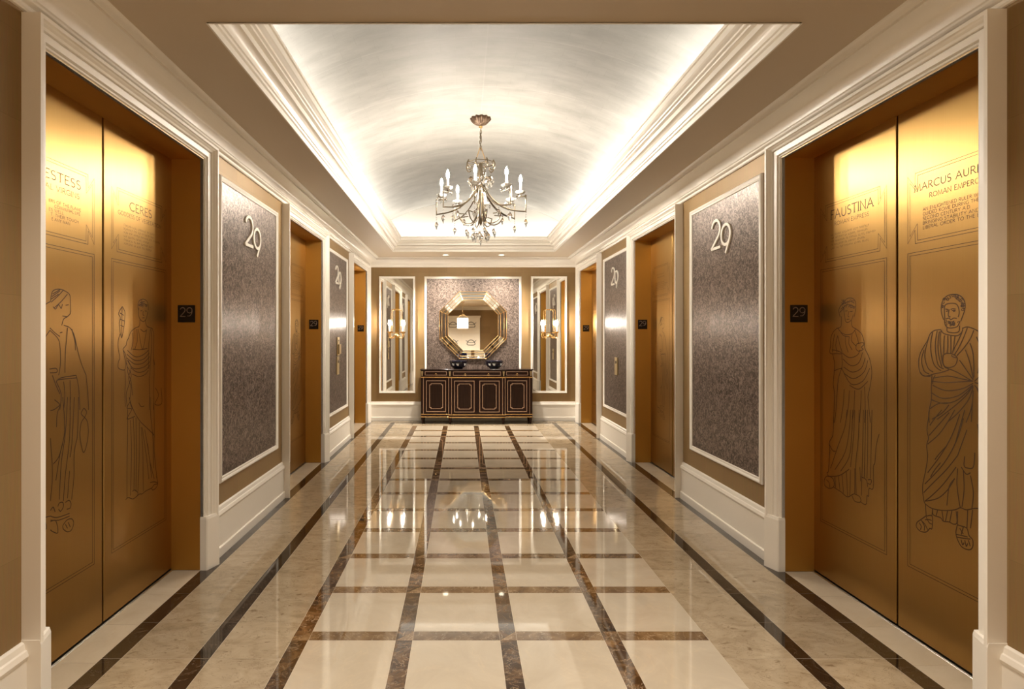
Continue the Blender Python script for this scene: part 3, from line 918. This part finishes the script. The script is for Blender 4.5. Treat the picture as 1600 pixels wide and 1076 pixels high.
DOOR_SET = [  # side, y, figure and lettering of the first and second leaf in reading direction
    (-1, LEFT_DOORS[0], ('fig_priest', 'txt_priest'), ('fig_torch', 'txt_ceres')),
    (1, RIGHT_DOORS[0], ('fig_lady', 'txt_faustina'), ('fig_toga', 'txt_marcus')),
    (-1, LEFT_DOORS[1], ('fig_lady', 'txt_worn-'), ('fig_toga', 'txt_worn+')),
    (1, RIGHT_DOORS[1], ('fig_priest', 'txt_worn-'), ('fig_torch', 'txt_worn+')),
    (-1, LEFT_DOORS[2], ('fig_priest', 'txt_worn-'), ('fig_torch', 'txt_worn+')),
    (1, RIGHT_DOORS[2], ('fig_lady', 'txt_worn-'), ('fig_toga', 'txt_worn+')),
]
WHERE = {0: 'nearest', 1: 'middle', 2: 'farthest'}
for i, (s, yc, la, lb) in enumerate(DOOR_SET):
    rot = 0 if s < 0 else PI
    d = struct(empty('door_%d' % (i+1), (s*WALLX, yc, 0), rot), '%s elevator on the %s wall, brushed bronze doors in a cream casing' % (WHERE[i//2], 'left' if s < 0 else 'right'))
    put('casing', ME['casing'], d); put('plinth_block', ME['plinth-'], d); put('plinth_block', ME['plinth+'], d)
    put('jamb', ME['jamb-'], d); put('jamb', ME['jamb+'], d); put('head_jamb', ME['head'], d)
    put('gap_shade_sheet', ME['gap'], d); put('sill_track', ME['sill'], d)
    for sgn, (fg, tx) in (('-', la), ('+', lb)):
        lf = put('door_leaf', ME['leaf'+sgn], d)
        put('etched_border', ME['border'+sgn], lf); put('etched_figure', ME[fg], lf); put('etched_lettering', ME[tx], lf)
    # black floor plate on the far jamb, facing the camera
    far = yc+OW
    p = empty('floor_number_plate', (s*1.804, far-0.0005, 1.516), -PI/2)
    tag(p, 'small square black plate reading 29 on the far bronze jamb of the %s %s elevator' % (WHERE[i//2], 'left' if s < 0 else 'right'), 'sign', 'floor number plates')
    if 'plate' not in ME:
        ME['plate'] = MB().box(0, 0.004, -0.051, 0.051, -0.051, 0.051, 0.001).mesh('plate', 'plate_black')
        q = 0.052
        ME['plate2'] = MB().ribbon([(-0.037+x*q*1.12, -0.016+z*q) for x, z in PLATE_TWO], 0.0050, None, 0.0045).mesh('digit', 'plate_digit')
        mb = MB()
        mb.ribbon([(0.003+x*q*1.12, -0.016+z*q) for x, z in PLATE_NINE[0]], 0.0050, None, 0.0045, True)
        mb.ribbon([(0.003+x*q*1.12, -0.016+z*q) for x, z in PLATE_NINE[1]], 0.0050, None, 0.0046)
        ME['plate9'] = mb.mesh('digit', 'plate_digit')
    put('plate', ME['plate'], p); put('digit', ME['plate2'], p); put('digit', ME['plate9'], p)

# ------------------------------------------------------------------ framed panels
FRAME = [(0, 0), (0, 0.012), (0.004, 0.017), (0.010, 0.020), (0.016, 0.018), (0.020, 0.012), (0.024, 0.010), (0.030, 0.013), (0.035, 0.011), (0.038, 0.004), (0.038, 0)]
def frame_mesh(hw, z0, z1, prof=FRAME, name='frame'):
    def f(i, d, t):
        return [(t, -hw+d, z0+d), (t, hw-d, z0+d), (t, hw-d, z1-d), (t, -hw+d, z1-d)][i]
    return MB().sweep_rect(prof, True, f, 4).mesh(name, 'paint', True)
PZ0, PZ1, PHW = 0.45, 2.41, 0.556
ME['pframe'] = frame_mesh(PHW, PZ0, PZ1)
ME['pfab'] = MB().box(0.0, 0.005, -PHW+0.030, PHW-0.030, PZ0+0.030, PZ1-0.030).mesh('fabric', 'damask')
def numerals(parent_loc, rot, where):
    q = empty('wall_numeral', parent_loc, rot)
    tag(q, 'raised cream numeral 29 on the %s panel' % where, 'sign', 'raised floor numerals')
    if 'n2' not in ME:
        h = 0.205
        ME['n2'] = MB().ribbon([(-0.150+x*h*1.10, -0.0+z*h) for x, z in TWO], 0.021, 0.0, 0.012).mesh('digit', 'numeral')
        mb = MB(); mb.ribbon([(0.004+x*h*1.04, -0.058+z*h) for x, z in NINE_BOWL], 0.021, 0.0, 0.012, True)
        mb.ribbon([(0.004+x*h*1.04, -0.058+z*h) for x, z in NINE_TAIL], 0.020, 0.0, 0.0118)
        ME['n9'] = mb.mesh('digit', 'numeral')
    put('digit', ME['n2'], q); put('digit', ME['n9'], q)
PANELS = [(-1, 4.111, 'left wall between the nearest and middle elevators', 'near left'), (-1, 6.94, 'left wall between the middle and farthest elevators', 'far left'),
          (1, 4.085, 'right wall between the nearest and middle elevators', 'near right'), (1, 6.945, 'right wall between the middle and farthest elevators', 'far right')]
for s, yc, wh, short in PANELS:
    rot = 0 if s < 0 else PI
    p = empty('wall_panel', (s*WALLX, yc, 0), rot)
    tag(p, 'grey damask fabric panel in a cream moulding frame, %s' % wh, 'wall panel', 'fabric wall panels')
    put('frame', ME['pframe'], p); put('fabric', ME['pfab'], p)
    numerals((s*(WALLX-0.005), yc, 2.036), rot, short+' fabric wall')
def call_plate(name, s, yc, z0, z1, label, kind):
    rot = 0 if s < 0 else PI
    o = empty(name, (s*(WALLX-0.005), yc, z0), rot); tag(o, label, 'call panel')
    h = z1-z0
    MB().box(0, 0.012, -0.062, 0.062, 0, h, 0.003).build('cover_plate', 'call_brass', o)
    if kind == 'button':
        b = MB().lathe([(0.019, 0), (0.019, 0.004), (0.013, 0.006), (0.0, 0.0065)], 16).build('button', 'call_dark', o, True)
        b.rotation_euler = (0, PI/2, 0); b.location = (0.012, 0, h*0.72)
    else:
        MB().box(0.012, 0.034, -0.050, 0.050, 0.02, h*0.62, 0.004).build('key_box', 'call_brass', o)
        b = MB().lathe([(0.010, 0), (0.010, 0.004), (0.0, 0.0045)], 12).build('key_switch', 'call_dark', o, True)
        b.rotation_euler = (0, PI/2, 0); b.location = (0.012, 0, h*0.82)
call_plate('key_switch_plate', -1, 6.93, 1.148, 1.375, 'brass key switch plate, upper of the two plates on the far left fabric panel', 'key')
call_plate('call_button_plate', -1, 6.91, 0.915, 1.138, 'brass elevator call button plate, lower of the two on the far left fabric panel', 'button')
call_plate('call_button_plate', 1, 6.87, 0.912, 1.13, 'brass elevator call button plate on the far right fabric panel', 'button')

# ------------------------------------------------------------------ end wall: centre panel, two tall mirrors, octagon mirror
cp = empty('wall_panel', (-0.003, YB, 0), -PI/2)
tag(cp, 'wide grey damask fabric panel in a cream frame at the centre of the end wall', 'wall panel', 'fabric wall panels')
put('frame', frame_mesh(0.80, 0.45, 2.375), cp)
MB().box(0, 0.005, -0.77, 0.77, 0.48, 2.345).build('fabric', 'damask', cp)
ME['mframe'] = frame_mesh(0.2985, 0.451, 2.378, [(d*0.95, t*1.2) for d, t in FRAME])
ME['mglass'] = MB().box(0, 0.006, -0.27, 0.27, 0.48, 2.35).mesh('glass', 'mirror')
for s in (-1, 1):
    t = empty('wall_mirror', (s*1.2535, YB, 0), -PI/2)
    tag(t, 'tall narrow mirror in a cream frame at the %s of the end wall' % ('left' if s < 0 else 'right'), 'mirror', 'tall end-wall mirrors')
    put('frame', ME['mframe'], t); put('glass', ME['mglass'], t)

om = empty('octagonal_mirror', (-0.001, YB-0.005, 1.572), -PI/2)
tag(om, 'octagonal mirror in a wide mirrored frame edged with gold bars, hung above the sideboard', 'mirror')
def octv(ap, i): a = PI/8+i*PI/4; r = ap/math.cos(PI/8); return (r*math.cos(a), r*math.sin(a))
AP = [(0.550, 0.018), (0.510, 0.027), (0.452, 0.040), (0.412, 0.049)]
def octring(mb, ap, x, r):
    mb.tube([(x, *octv(ap, i)) for i in range(8)], r, 6, True)
for ap, x in AP:
    mb = MB(); octring(mb, ap, x+0.002, 0.0046); mb.build('gold_bar', 'gold', om)
for i in range(8):
    MB().tube([(AP[0][1], *octv(AP[0][0], i)), (AP[3][1], *octv(AP[3][0], i))], 0.0046, 6).build('mitre_bar', 'gold', om)
for i in range(8):
    j = (i+1) % 8
    for (a1, x1), (a2, x2) in ((AP[0], AP[1]), (AP[1], AP[2]), (AP[2], AP[3])):
        vs = [(x, *octv(a, q)) for x0 in (0, -0.004) for a, x, q in ((a1, x1+x0, i), (a1, x1+x0, j), (a2, x2+x0, j), (a2, x2+x0, i))]
        MB().add(vs, [(0, 1, 2, 3), (7, 6, 5, 4), (0, 4, 5, 1), (1, 5, 6, 2), (2, 6, 7, 3), (3, 7, 4, 0)]).build('mirror_strip', 'mirror_bevel', om)
mb = MB(); mb.add([(x, *octv(0.412, i)) for x in (0.040, 0.046) for i in range(8)], [tuple(range(8))[::-1], tuple(range(8, 16))]+[(i, (i+1) % 8, 8+(i+1) % 8, 8+i) for i in range(8)])
mb.build('glass', 'mirror', om)
mb = MB(); mb.add([(x, *octv(a, i)) for x, a in ((0.0, 0.545), (0.008, 0.545), (0.030, 0.40)) for i in range(8)], [tuple(range(8))[::-1], tuple(range(16, 24))]+[(i, (i+1) % 8, 8+(i+1) % 8, 8+i) for i in range(8)]+[(8+i, 8+(i+1) % 8, 16+(i+1) % 8, 16+i) for i in range(8)])
mb.build('backing', 'mahogany', om)

# sconces on the tall mirrors
def sconce(x, label):
    o = empty('wall_sconce', (x, YB-0.008, 1.40), -PI/2); tag(o, label, 'sconce', 'wall sconces')
    b = MB().lathe([(0, 0.016), (0.012, 0.016), (0.030, 0.009), (0.034, 0.0)], 20).build('back_plate', 'gold', o, True)
    b.rotation_euler = (0, PI/2, 0); b.location = (0, 0, 0.0)
    X = 0.10
    pts = [(X, y, z) for y, z in ((-0.108, 0.045), (-0.112, 0.0), (-0.098, -0.036), (-0.072, -0.042), (-0.045, -0.018), (-0.02, 0.004), (0, 0.008))]
    arm = smooth_path(pts, 4); arm2 = [(p[0], -p[1], p[2]) for p in arm]
    MB().tube(arm, 0.0075, 8).build('scroll_arm', 'gold', o, True); MB().tube(arm2, 0.0075, 8).build('scroll_arm', 'gold', o, True)
    MB().tube([(0.0, 0, 0.0), (0.05, 0, -0.004), (X, 0, 0.008)], 0.008, 8).build('stem', 'gold', o, True)
    U = [(X, -0.078, 0.03)]+[(X, -0.078, 0.40)]+[(X, -0.078+0.028*(1-math.cos(t)), 0.40+0.028*math.sin(t)) for t in (0.5, 1.0, 1.57)]
    U = U+[(p[0], -p[1], p[2]) for p in U[::-1]]
    MB().tube(U, 0.0055, 6).build('hoop', 'gold', o)
    MB().tube([(X, -0.112, 0.048), (X, 0.112, 0.048)], 0.005, 6).build('cross_bar', 'gold', o)
    for s in (-1, 1):
        MB().lathe([(0, 0.035), (0.012, 0.038), (0.022, 0.046), (0.030, 0.062), (0.032, 0.066), (0.026, 0.066), (0.0, 0.058)], 16, X, s*0.110).build('cup', 'gold', o, True)
        cd = MB().lathe([(0.014, 0.06), (0.014, 0.165), (0.012, 0.170), (0, 0.170)], 14, X, s*0.110).build('candle_sleeve', 'candle', o, True)
        MB().lathe([(0.008, 0.170), (0.014, 0.185), (0.0165, 0.20), (0.012, 0.225), (0.004, 0.25), (0, 0.258)], 8, X, s*0.110).build('bulb', 'sconce_bulb', cd, True)
sconce(-1.262, 'gold two-candle sconce lit on the left tall mirror'); sconce(1.259, 'gold two-candle sconce lit on the right tall mirror')

# ------------------------------------------------------------------ cabinet
cb = empty('sideboard', (0.05, YB-0.035, 0), -PI/2)     # local x out of the wall, y along the wall
tag(cb, 'dark mahogany breakfront sideboard with gilt inlay standing against the end wall', 'cabinet')
K = 0.001335
cx = lambda c: (c-798)*K
cz = lambda c: 0.868-(c-125)*K
D0, D1 = 0.335, 0.385          # front faces: wings and centre
MB().box(0.01, D0, -0.884, 0.884, 0.105, 0.85, 0.002).box(D0-0.01, D1, cx(460), cx(1138), 0.105, 0.85, 0.002).build('body', 'mahogany', cb)
MB().box(0.0, D0+0.014, -0.897, 0.897, 0.850, 0.868, 0.003).box(D0, D1+0.014, cx(452), cx(1146), 0.850, 0.868, 0.003).build('top', 'cabinet_top', cb)
def rect_inlay(mb, y0, y1, z0, z1, X, wd=0.008, notch=0):
    if notch:
        q = notch; pts = [(y0+q, z0), (y1-q, z0), (y1-q, z0+q*.8), (y1, z0+q*.8), (y1, z1-q*.8), (y1-q, z1-q*.8), (y1-q, z1), (y0+q, z1), (y0+q, z1-q*.8), (y0, z1-q*.8), (y0, z0+q*.8), (y0+q, z0+q*.8)]
    else: pts = [(y0, z0), (y1, z0), (y1, z1), (y0, z1)]
    mb.ribbon(pts, wd, X-0.001, X+0.003, True)
for (a, b, oa, ob, ia, ib, X) in ((170, 458, 202, 430, 240, 395, D0), (502, 797, 537, 768, 572, 733, D1), (799, 1100, 834, 1064, 867, 1028, D1), (1140, 1428, 1166, 1392, 1201, 1360, D0)):
    d = MB().box(X-0.002, X+0.005, cx(a), cx(b), 0.165, 0.716, 0.0015).build('door', 'mahogany', cb)
    mb = MB(); rect_inlay(mb, cx(oa), cx(ob), cz(628), cz(263), X+0.005); mb.build('outer_inlay', 'inlay', d)
    mb = MB(); rect_inlay(mb, cx(ia), cx(ib), cz(594), cz(297), X+0.005, 0.008, 0.022); mb.build('inner_inlay', 'inlay', d)
    MB().box(X+0.004, X+0.0062, cx(ia)+0.006, cx(ib)-0.006, cz(580), cz(312)).build('door_panel', 'rosewood', d)
for (a, b, X, pulls) in ((182, 443, D0, (315,)), (517, 1083, D1, (661, 936)), (1149, 1408, D0, (1278,))):
    d = MB().box(X-0.002, X+0.005, cx(a-4), cx(b+4), cz(205), cz(146), 0.001).build('drawer', 'mahogany', cb)
    mb = MB(); rect_inlay(mb, cx(a+4), cx(b-4), cz(196), cz(155), X+0.005, 0.006); mb.build('drawer_inlay', 'inlay', d)
    for p in pulls:
        MB().tube([(X+0.014, cx(p)+0.014*math.cos(t), cz(188)+0.014*math.sin(t)) for t in [2*PI*i/14 for i in range(14)]], 0.003, 6, True).box(X+0.004, X+0.014, cx(p)-0.006, cx(p)+0.006, cz(188)+0.008, cz(188)+0.020, 0.002).build('ring_pull', 'gold', d, True)
for c, X in ((150, D0), (480, D1), (1117, D1), (1442, D0)):     # tapered gilt mounts
    y = cx(c); m_ = MB().add([(x, y+dy, z) for x, k in ((X, 1), (X+0.010, 0.75)) for dy, z in ((-0.017*k, cz(150)), (0.017*k, cz(150)), (0.009*k, cz(205)), (-0.009*k, cz(205)))], [(0, 1, 2, 3), (4, 5, 6, 7), (0, 1, 5, 4), (1, 2, 6, 5), (2, 3, 7, 6), (3, 0, 4, 7)])
    m_.box(X, X+0.012, y-0.018, y+0.018, cz(156), cz(150), 0.002).build('gilt_mount', 'call_brass', cb)
for z, h in ((cz(222), 0.013), (cz(662), 0.012), (cz(692), 0.011)):
    for y0, y1, X in ((-0.887, cx(460), D0), (cx(1138), 0.887, D0), (cx(456), cx(1142), D1)):
        MB().box(X-0.002, X+0.006, y0, y1, z-h/2, z+h/2, 0.001).build('gilt_band', 'gold', cb)
for c, X in ((166, D0), (466, D1), (501, D1), (1103, D1), (1134, D1), (1428, D0)):
    MB().box(X-0.001, X+0.005, cx(c)-0.0035, cx(c)+0.0035, 0.162, 0.742, 0.0008).build('gilt_line', 'inlay', cb)
FOOT = [(0, 0), (0.014, 0), (0.016, 0.012), (0.020, 0.055), (0.024, 0.060), (0.024, 0.068), (0.026, 0.072), (0.026, 0.106), (0, 0.106)]
for y, x in ((-0.858, D0-0.03), (0.858, D0-0.03), (cx(483), D1-0.03), (cx(1112), D1-0.03), (-0.858, 0.04), (0.858, 0.04)):
    MB().lathe(FOOT, 14, x, y).build('foot', 'mahogany', cb, True)

# bowls
def bowl(x, label):
    o = empty('bowl', (x, 9.05, 0.8685), 0); tag(o, label, 'bowl', 'bowls on the sideboard')
    prof = [(0, 0.004), (0.062, 0.004), (0.064, 0.0), (0.070, 0.0), (0.072, 0.010), (0.080, 0.014), (0.112, 0.030), (0.130, 0.060), (0.137, 0.095), (0.140, 0.108), (0.149, 0.118), (0.149, 0.124), (0.140, 0.124), (0.130, 0.110), (0.122, 0.060), (0.10, 0.030), (0, 0.022)]
    MB().lathe(prof, 36).build('vessel', 'bowl_black', o, True)
    def rad(z):
        p = prof[6:11]
        for (r0, z0), (r1, z1) in zip(p, p[1:]):
            if z0 <= z <= z1: return r0+(r1-r0)*(z-z0)/(z1-z0)
        return p[-1][0]
    for k in range(8):
        a0 = -PI/2+k*PI/4+(0.14 if k % 2 else -0.08); mb = MB()
        for px, pz, sz in ((0, 0.066, 0.015), (0.012, 0.076, 0.010), (-0.011, 0.079, 0.010), (0.011, 0.057, 0.009)):
            ring = []
            for i in range(12):
                t = 2*PI*i/12; rr = sz*(1+0.18*math.sin(3*t+k)); zz = min(0.106, max(0.036, pz+rr*math.sin(t))); a = a0+(px+rr*math.cos(t))/0.132
                q = rad(zz)+0.0012; ring.append((q*math.cos(a), q*math.sin(a), zz))
            c = rad(pz)+0.0022; a = a0+px/0.132
            mb.add(ring+[(c*math.cos(a), c*math.sin(a), pz)], [(i, (i+1) % 12, 12) for i in range(12)])
        mb.build('painted_flower', 'bowl_white', o, True)
    for s in (-1, 1):
        MB().tube([(s*0.130, 0, 0.070), (s*0.144, 0, 0.074), (s*0.148, 0, 0.088), (s*0.142, 0, 0.100), (s*0.136, 0, 0.100)], 0.004, 8).build('handle', 'bowl_black', o, True)
bowl(-0.243, 'black porcelain bowl with white flowers, the left of two on the sideboard'); bowl(0.335, 'black porcelain bowl with white flowers, the right of two on the sideboard')

# ------------------------------------------------------------------ chandelier
CX, CY = 0.0, 5.36
ch = empty('chandelier', (CX, CY, VZ1), 0)
tag(ch, 'champagne metal candle chandelier with crystal drops hanging from the silver vault', 'chandelier')
def Z(z): return z-VZ1
MB().lathe([(0, Z(3.392)), (0.014, Z(3.393)), (0.035, Z(3.400)), (0.064, Z(3.420)), (0.085, Z(3.444)), (0.092, Z(3.455)), (0.092, Z(3.464)), (0, Z(3.464))], 48, fl=lambda k: 0.09*(1 if k % 4 < 2 else -1)).build('canopy', 'bronze_canopy', ch, True)
MB().lathe([(0, Z(3.372)), (0.016, Z(3.374)), (0.018, Z(3.388)), (0, Z(3.39))], 14).build('canopy_nut', 'gold', ch, True)
cmb = MB()
for i in range(8):
    zc = Z(3.36-i*0.0245); ax = i % 2
    cmb.tube([((0.008*math.cos(t) if ax else 0)+0.003*math.sin(i), (0.008*math.cos(t) if not ax else 0), zc+0.018*math.sin(t)) for t in [2*PI*k/12 for k in range(12)]], 0.0032, 6, True)
cmb.build('chain', 'champagne', ch, True)
MB().tube(smooth_path([(0.004, 0, Z(3.37)), (-0.006, 0.006, Z(3.32)), (0.010, 0.0, Z(3.26)), (-0.004, -.006, Z(3.20)), (0.006, 0, Z(3.15))], 5), 0.0036, 6).build('power_cord', 'champagne', ch, True)
for s in (-1, 1):
    MB().tube([(s*0.006, 0, Z(3.185)), (s*0.052, 0, Z(3.045))], 0.0042, 6).build('hanger_rod', 'gold', ch)
MB().tube([(0.135*math.cos(PI/8+i*PI/4), 0.135*math.sin(PI/8+i*PI/4), Z(3.035)) for i in range(8)], 0.0042, 6, True).build('crown_ring', 'champagne', ch)
def pol(a, r, z): return (r*math.sin(a), -r*math.cos(a), Z(z))
for i in range(8):
    a = PI/8+i*PI/4+0.05
    MB().tube([pol(a, 0.0, 3.035), pol(a, 0.135, 3.035)], 0.003, 5).build('crown_spoke', 'champagne', ch)
    MB().tube(smooth_path([pol(a, 0.125, 3.055), pol(a, 0.142, 3.02), pol(a, 0.135, 2.98), pol(a, 0.11, 2.965), pol(a, 0.09, 2.985)], 4), 0.0062, 6).build('crown_fin', 'champagne', ch, True)
smb = MB()
for i in range(6):
    a = i*PI/3; smb.tube([(0.013*math.cos(a), 0.013*math.sin(a), Z(3.04)), (0.017*math.cos(a), 0.017*math.sin(a), Z(2.70)), (0.02*math.cos(a), 0.02*math.sin(a), Z(2.56)), (0.008*math.cos(a), 0.008*math.sin(a), Z(2.47))], 0.0062, 6)
smb.lathe([(0, Z(2.445)), (0.010, Z(2.452)), (0.014, Z(2.47)), (0.010, Z(2.49)), (0, Z(2.495))], 12)
smb.build('stem', 'champagne', ch, True)
def drop_mesh(h, wd, name='crystal_drop'):
    prof = [(0, -h), (wd, -h*0.34), (wd*0.72, -h*0.14), (wd*0.2, 0), (0, 0)]
    return MB().lathe(prof, 6).mesh(name, 'crystal')
DR = {'s': drop_mesh(0.045, 0.013), 'm': drop_mesh(0.075, 0.017), 'l': drop_mesh(0.11, 0.034), 'p': drop_mesh(0.085, 0.019)}
BEAD = MB().lathe([(0, -.008), (.006, -.004), (.008, 0), (.006, .004), (0, .008)], 8).mesh('crystal_bead', 'crystal')
def strand(parent, a, r, z0, z1, step=0.02):
    mb = MB(); z = z0
    while z > z1:
        x, y, zz = pol(a, r, z); mb.lathe([(0, -.006), (.0055, -.002), (.0055, .002), (0, .006)], 6, x, y, zz); z -= step
    mb.build('bead_strand', 'crystal', parent)
for i in range(8):
    a = math.radians(-9+45*i)
    th = Matrix.Rotation(0, 4, 'Z')
    pts = [pol(a, 0.018, 2.86), pol(a, 0.05, 2.78), pol(a, 0.11, 2.70), pol(a, 0.20, 2.625), pol(a, 0.31, 2.58), pol(a, 0.43, 2.562)]
    p2 = [pol(a+0.05, 0.018, 2.84), pol(a+0.05, 0.055, 2.765), pol(a+0.05, 0.115, 2.688), pol(a+0.045, 0.205, 2.613), pol(a+0.02, 0.30, 2.577), pol(a, 0.42, 2.560)]
    arm = MB().tube(smooth_path(pts, 5), 0.0058, 6).tube(smooth_path(p2, 4), 0.0042, 5).tube([pol(a, 0.43, 2.556), pol(a, 0.43, 2.706)], 0.0055, 6).tube([pol(a, 0.435, 2.703), pol(a, 0.335, 2.703)], 0.0055, 6)
    arm.tube([pol(a, 0.38, 2.703), pol(a, 0.38, 2.73)], 0.007, 6)
    am = arm.build('arm', 'champagne', ch, True)
    ca = pol(a, 0.38, 0)
    MB().lathe([(0, Z(2.722)), (0.012, Z(2.722)), (0.030, Z(2.730)), (0.044, Z(2.744)), (0.048, Z(2.752)), (0.042, Z(2.750)), (0.028, Z(2.738)), (0, Z(2.732))], 16, ca[0], ca[1], fl=lambda k: 0.10*(1 if k % 2 else -1)).build('drip_pan', 'frosted', am, True)
    MB().lathe([(0.0105, Z(2.735)), (0.0105, Z(2.832)), (0.008, Z(2.836)), (0, Z(2.836))], 12, ca[0], ca[1]).build('candle_sleeve', 'candle', am, True)
    lit = i != 3
    MB().lathe([(0.006, Z(2.836)), (0.0125, Z(2.850)), (0.0145, Z(2.862)), (0.010, Z(2.884)), (0.003, Z(2.905)), (0, Z(2.910))], 8, ca[0], ca[1]).build('bulb', 'chandelier_bulb' if lit else 'lamp_off', am, True)
    for k in range(3):
        aa = 2*PI*k/3+i; x, y = ca[0]+0.046*math.cos(aa), ca[1]+0.046*math.sin(aa)
        put('crystal_drop', DR['s'], ch, (x, y, Z(2.722)))
    strand(ch, a, 0.43, 2.55, 2.495); put('crystal_drop', DR['p'], ch, pol(a, 0.43, 2.49))
    strand(ch, a, 0.27, 2.585, 2.55); put('crystal_drop', DR['m'], ch, pol(a, 0.27, 2.55))
    # lower scroll
    b = a+PI/8
    sp = [pol(b, 0.022, 2.75), pol(b, 0.03, 2.63), pol(b, 0.045, 2.53), pol(b, 0.085, 2.465), pol(b, 0.14, 2.455), pol(b, 0.195, 2.485), pol(b, 0.222, 2.545)]
    MB().tube(smooth_path(sp, 5), 0.0055, 6).tube([pol(b, 0.226, 2.545), pol(b, 0.135, 2.545)], 0.005, 6).build('scroll', 'champagne', ch, True)
    up = [pol(b, 0.022, 2.96), pol(b, 0.030, 2.86), pol(b, 0.06, 2.78), pol(b, 0.10, 2.72)]
    MB().tube(smooth_path(up, 4), 0.0042, 5).build('upper_rod', 'champagne', ch, True)
    # crystals of the crown and of the basket
    strand(ch, b, 0.10, 2.965, 2.90); put('crystal_drop', DR['l'], ch, pol(b, 0.10, 2.905))
    put('crystal_drop', DR['s'], ch, pol(a, 0.07, 2.80))
    strand(ch, b, 0.14, 2.44, 2.40); put('crystal_drop', DR['m'], ch, pol(b, 0.14, 2.40))
    put('crystal_drop', DR['p'], ch, pol(a, 0.075, 2.37))
strand(ch, 0, 0.0, 2.44, 2.34); put('crystal_drop', DR['p'], ch, (0, 0, Z(2.33)))
MB().tube([(0.075*math.cos(2*PI*k/16), 0.075*math.sin(2*PI*k/16), Z(2.375)) for k in range(16)], 0.003, 6, True).build('basket_ring', 'champagne', ch)
for i in range(4):
    a = i*PI/2+0.3; MB().tube([pol(a, 0.01, 2.46), pol(a, 0.075, 2.377)], 0.002, 5).build('basket_wire', 'champagne', ch)

# ------------------------------------------------------------------ recessed downlights
def downlight(x, y, label, watts, spot=True):
    o = empty('downlight', (x, y, ZC), 0); tag(o, label, 'downlight', 'recessed downlights')
    MB().lathe([(0.058, 0.0), (0.058, -0.004), (0.045, -0.006), (0.040, -0.002), (0.040, 0.0)], 24).build('trim_ring', 'paint', o, True)
    MB().lathe([(0, -0.0015), (0.040, -0.0015)], 24).build('lens', 'downlight_lit', o)
    light('downlight_lamp', 'SPOT', (x, y, ZC-0.012), watts, WARM, (0, 0, 0), spot_size=math.radians(120), spot_blend=0.9, shadow_soft_size=0.05)
for x, nm in ((-0.44, 'left'), (0.44, 'right')):
    downlight(x, 8.84, 'small recessed downlight in the ceiling before the end wall, %s of two' % nm, DOWN_W)
    downlight(x*1.6, 1.72, 'added fill downlight, out of view in the ceiling above the camera, %s of two' % nm, DOWN_W*0.45)  # invented pair out of view, added to light the near floor and doors
    downlight(x*1.6, -1.2, 'added fill downlight behind the camera, %s of two' % nm, LOBBY_FILL_W)  # invented lamps, added as fill from the unseen hall
    downlight(x*1.6, -3.8, 'added fill downlight at the entrance behind the camera, %s of two' % nm, LOBBY_FILL_W)  # second invented pair, more fill from behind the camera

# ------------------------------------------------------------------ hall behind the camera (seen in the mirrors)
wd = empty('white_wardrobe', (-0.20, YF+0.002, 0), PI/2)
tag(wd, 'white panelled double wardrobe with dark oval ornaments behind the camera', 'wardrobe')
MB().box(0, 0.30, -0.76, 0.76, 0, 2.20, 0.004).build('body', 'paint', wd)
MB().box(0, 0.35, -0.79, 0.79, 2.20, 2.27, 0.01).build('cornice', 'paint', wd)
for s in (-1, 1):
    for z0, z1 in ((0.72, 1.50), (1.56, 2.17)):
        y0, y1 = sorted((s*0.02, s*0.74))
        d = MB().box(0.29, 0.32, y0, y1, z0, z1, 0.004).build('door', 'paint', wd)
        mb = MB(); rect_inlay(mb, y0+0.1, y1-0.1, z0+0.1, z1-0.1, 0.325, 0.03); mb.build('door_moulding', 'paint', d)
        yc, zc = (y0+y1)/2, (z0+z1)/2
        mb = MB(); mb.ribbon([(yc+0.17*math.cos(t), zc+0.11*math.sin(t)-0.03*math.cos(2*t)) for t in [2*PI*i/20 for i in range(20)]], 0.028, 0.318, 0.328, True)
        mb.ribbon([(yc-0.22, zc+0.12), (yc-0.1, zc+0.03), (yc+0.1, zc+0.03), (yc+0.22, zc+0.12)], 0.022, 0.318, 0.327)
        mb.build('ornament', 'art_ink', d)
ln = empty('pendant_lantern', (-0.171, -2.3, ZC), 0)
tag(ln, 'lit crystal drum pendant lamp hanging behind the camera', 'pendant lamp')
MB().lathe([(0, -0.02), (0.06, -0.02), (0.07, 0.0)], 20).build('canopy', 'gold', ln, True)
MB().tube([(0, 0, -0.02), (0, 0, -0.50)], 0.006, 6).build('rod', 'gold', ln)
MB().lathe([(0.20, -0.98), (0.20, -0.60)], 32).build('shade', 'lantern_lit', ln, True)
for z in (-0.60, -0.79, -0.98):
    MB().tube([(0.204*math.cos(2*PI*k/32), 0.204*math.sin(2*PI*k/32), z) for k in range(32)], 0.006, 6, True).build('hoop', 'gold', ln)
for k in range(4):
    a = k*PI/2; MB().tube([(0, 0, -0.48), (0.1*math.cos(a), 0.1*math.sin(a), -0.50), (0.2*math.cos(a), 0.2*math.sin(a), -0.60)], 0.005, 6).build('bracket', 'gold', ln)
light('lantern_lamp', 'POINT', (-0.171, -2.3, 1.87), 22, WARM, shadow_soft_size=0.15)
